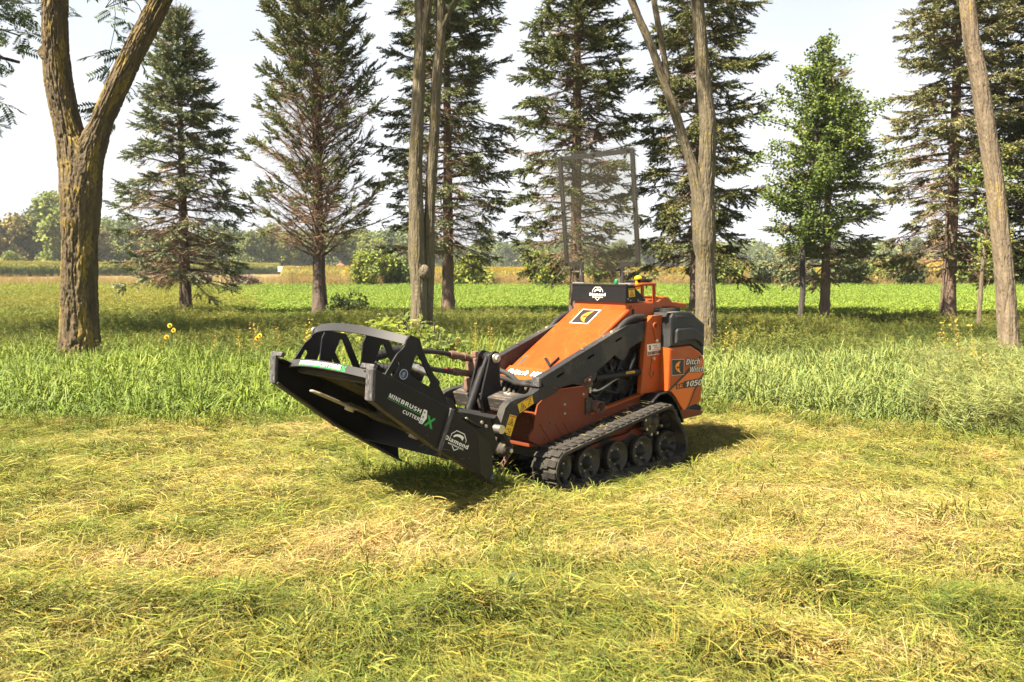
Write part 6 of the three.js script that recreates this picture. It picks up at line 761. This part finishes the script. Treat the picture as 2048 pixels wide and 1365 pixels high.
{ // dry seed stalks
  const r = rngOf(77); const make = (kind) => { const s = new Strips(), l = 0.8; s.strip([V(0, 0, 0), V(0.03, l * 0.5, 0), V(0.10, l, 0)], [0.005, 0.004, 0.0015], V(0, 0, 1), [0.9, 1, 0.6], [1.2, 1.05, 0.6]); for (let k = 0; k < 46; k++) { const t = between(r, 0.5, 1.02), p = V(0.1 * t * t, l * t, 0), d = ux(r); d.y = Math.abs(d.y); d.normalize(); s.leaf(p.addScaledVector(d, between(r, 0, 0.035)), d, V(0, 0, 0).crossVectors(d, ux(r)).normalize(), 0.035, 0.008, vary(kind ? [1.5, 1.25, 0.35] : [1.25, 0.98, 0.55], r, 0.25)); } for (let k = 0; k < 9; k++) { const t = between(r, 0.1, 0.6), d = ux(r); d.y = Math.abs(d.y) * 0.5; d.normalize(); s.leaf(V(0.1 * t * t, l * t, 0), d, V(0, 0, 0).crossVectors(d, UPV).normalize(), 0.1, 0.008, vary([0.7, 1, 0.35], r, 0.2)); } return s.geometry(); };
  const geos = [make(0), make(1)], mat = leafMat(0.2, 0.85, { color: C(0.30, 0.27, 0.12) });
  const spots = [[420, 12.4, 0.7], [478, 12.2, 0.85], [510, 11.6, 1.0], [523, 12.4, 0.8], [560, 12.6, 0.85], [604, 11.8, 1.0], [640, 12.0, 0.8], [690, 12.2, 0.75], [905, 11.6, 0.75], [950, 12.2, 0.9], [985, 12.5, 0.85], [1450, 12.4, 0.9], [1463, 12.1, 0.8], [1660, 11.2, 0.6], [1872, 11.5, 0.85], [1900, 12.4, 0.9], [1925, 10.6, 1.15], [1956, 9.9, 1.05], [1985, 9.2, 0.8]];
  spots.forEach(([px, d, s], k) => { const t = thing('seed_stalk', nth(k) + ' of nineteen dry seed stalks above the standing grass', 'weed', spot(B(px), d), r() * 6.28, 'seed stalks above the standing grass'); t.scale.setScalar(s); obj('stalk', geos[k % 2], mat, t); });
}
{ // a torn weed in the hay with one pale upturned leaf, and a flat green one
  const t = thing('cut_weed', 'torn weed in the hay with one pale leaf turned up', 'weed', [-0.02, groundY(-0.02, -3.72) + 0.04, -3.72]), s = new Strips(), r = rngOf(88), p = new Strips();
  for (let k = 0; k < 7; k++) { const d = V(between(r, -0.7, 0.7), between(r, 0.1, 0.9), between(r, -0.4, 0.4)).normalize(); s.leaf(V(-0.01, 0.03, 0), d, V(0, 0, 0).crossVectors(d, V(0, 0.2, 1)).normalize(), between(r, 0.05, 0.1), between(r, 0.008, 0.014), vary([0.16, 0.21, 0.04], r, 0.2)); }
  s.strip([V(-0.02, -0.06, 0), V(-0.005, 0.03, 0), V(0.012, 0.082, 0)], [0.003, 0.0025, 0.002], V(1, 0, 0), [0.2, 0.2, 0.06], [0.25, 0.25, 0.08]);
  p.leaf(V(-0.005, 0.082, 0.01), V(0.9, 0.42, 0.1).normalize(), V(-0.30, 0.60, 0.75).normalize(), 0.06, 0.020, [0.55, 0.58, 0.36]);
  obj('leaves', s.geometry(), FOLIAGE, t); obj('pale_leaf', p.geometry(), FOLIAGE, t);
  const t2 = thing('cut_weed', 'small flat green broadleaf weed on the straw patch', 'weed', [-1.28, groundY(-1.28, -3.9) + 0.05, -3.9]), s2 = new Strips(); for (let k = 0; k < 6; k++) { const a = k * 1.1, d = V(Math.cos(a), 0.25, Math.sin(a)).normalize(); s2.leaf(V(0, 0.02, 0), d, V(-Math.sin(a), 0, Math.cos(a)), 0.075, 0.016, vary([0.09, 0.15, 0.02], r, 0.2)); } obj('leaves', s2.geometry(), FOLIAGE, t2);
}
// far odds and ends
{
  const t = thing('box_trailer', 'long white box trailer parked beyond the corn, far off', 'trailer', spot(B(580), 196), 0.12);
  obj('body', [boxy(-2.3, 2.3, 0.55, 1.65, -1.1, 1.1, 0.08)], M.white, t); obj('roof_edge', [boxy(-2.34, 2.34, 1.65, 1.72, -1.13, 1.13, 0.02)], M.white, t); obj('skirt', [boxy(-2.2, 2.2, 0.4, 0.55, -1.05, 1.05, 0)], M.black, t); for (const x of [-0.5, 0.6]) obj('wheel', [turned([x, 0.38, 1.0], [[0, 0], [0.2, 0.02], [0.36, 0.03], [0.38, 0.1], [0.38, 0.2], [0, 0.2]], 20)], M.rubber, t);
  const h = thing('red_kiosk', 'tiny red brown hut with a small cap showing over the corn', 'hut', spot(B(682), 118)); obj('wall', [boxy(-0.42, 0.42, 0, 1.75, -0.4, 0.4, 0.03)], std(0.30, 0.09, 0.05, 0.8), h); obj('roof', [new THREE.ConeGeometry(0.72, 0.4, 4).rotateY(Math.PI / 4).translate(0, 1.95, 0)], std(0.26, 0.09, 0.06, 0.8), h); obj('cap', [new THREE.SphereGeometry(0.12, 10, 8).translate(0, 2.2, 0)], std(0.26, 0.09, 0.06, 0.8), h);
  const p = thing('marker_post', 'weathered post with an orange tip on the straw verge', 'post', spot(B(442), 56)); obj('post', [rod([0, -0.1, 0], [0.01, 0.78, 0], 0.085, 12, 0.07)], std(0.30, 0.26, 0.21, 0.9), p); obj('stake', [rod([0.01, 0.7, 0], [0.01, 1.22, 0], 0.04, 10, 0.035)], std(0.42, 0.22, 0.07, 0.8), p);
  const q = thing('fence_post', 'thin dark metal post in front of the white trailer', 'post', spot(B(585), 60)); obj('post', [rod([0, -0.1, 0], [0, 1.15, 0], 0.02, 8), boxy(-0.035, 0.035, 1.05, 1.15, -0.02, 0.02, 0.004)], std(0.05, 0.045, 0.04, 0.8), q);
}
renderer.render(scene, camera);
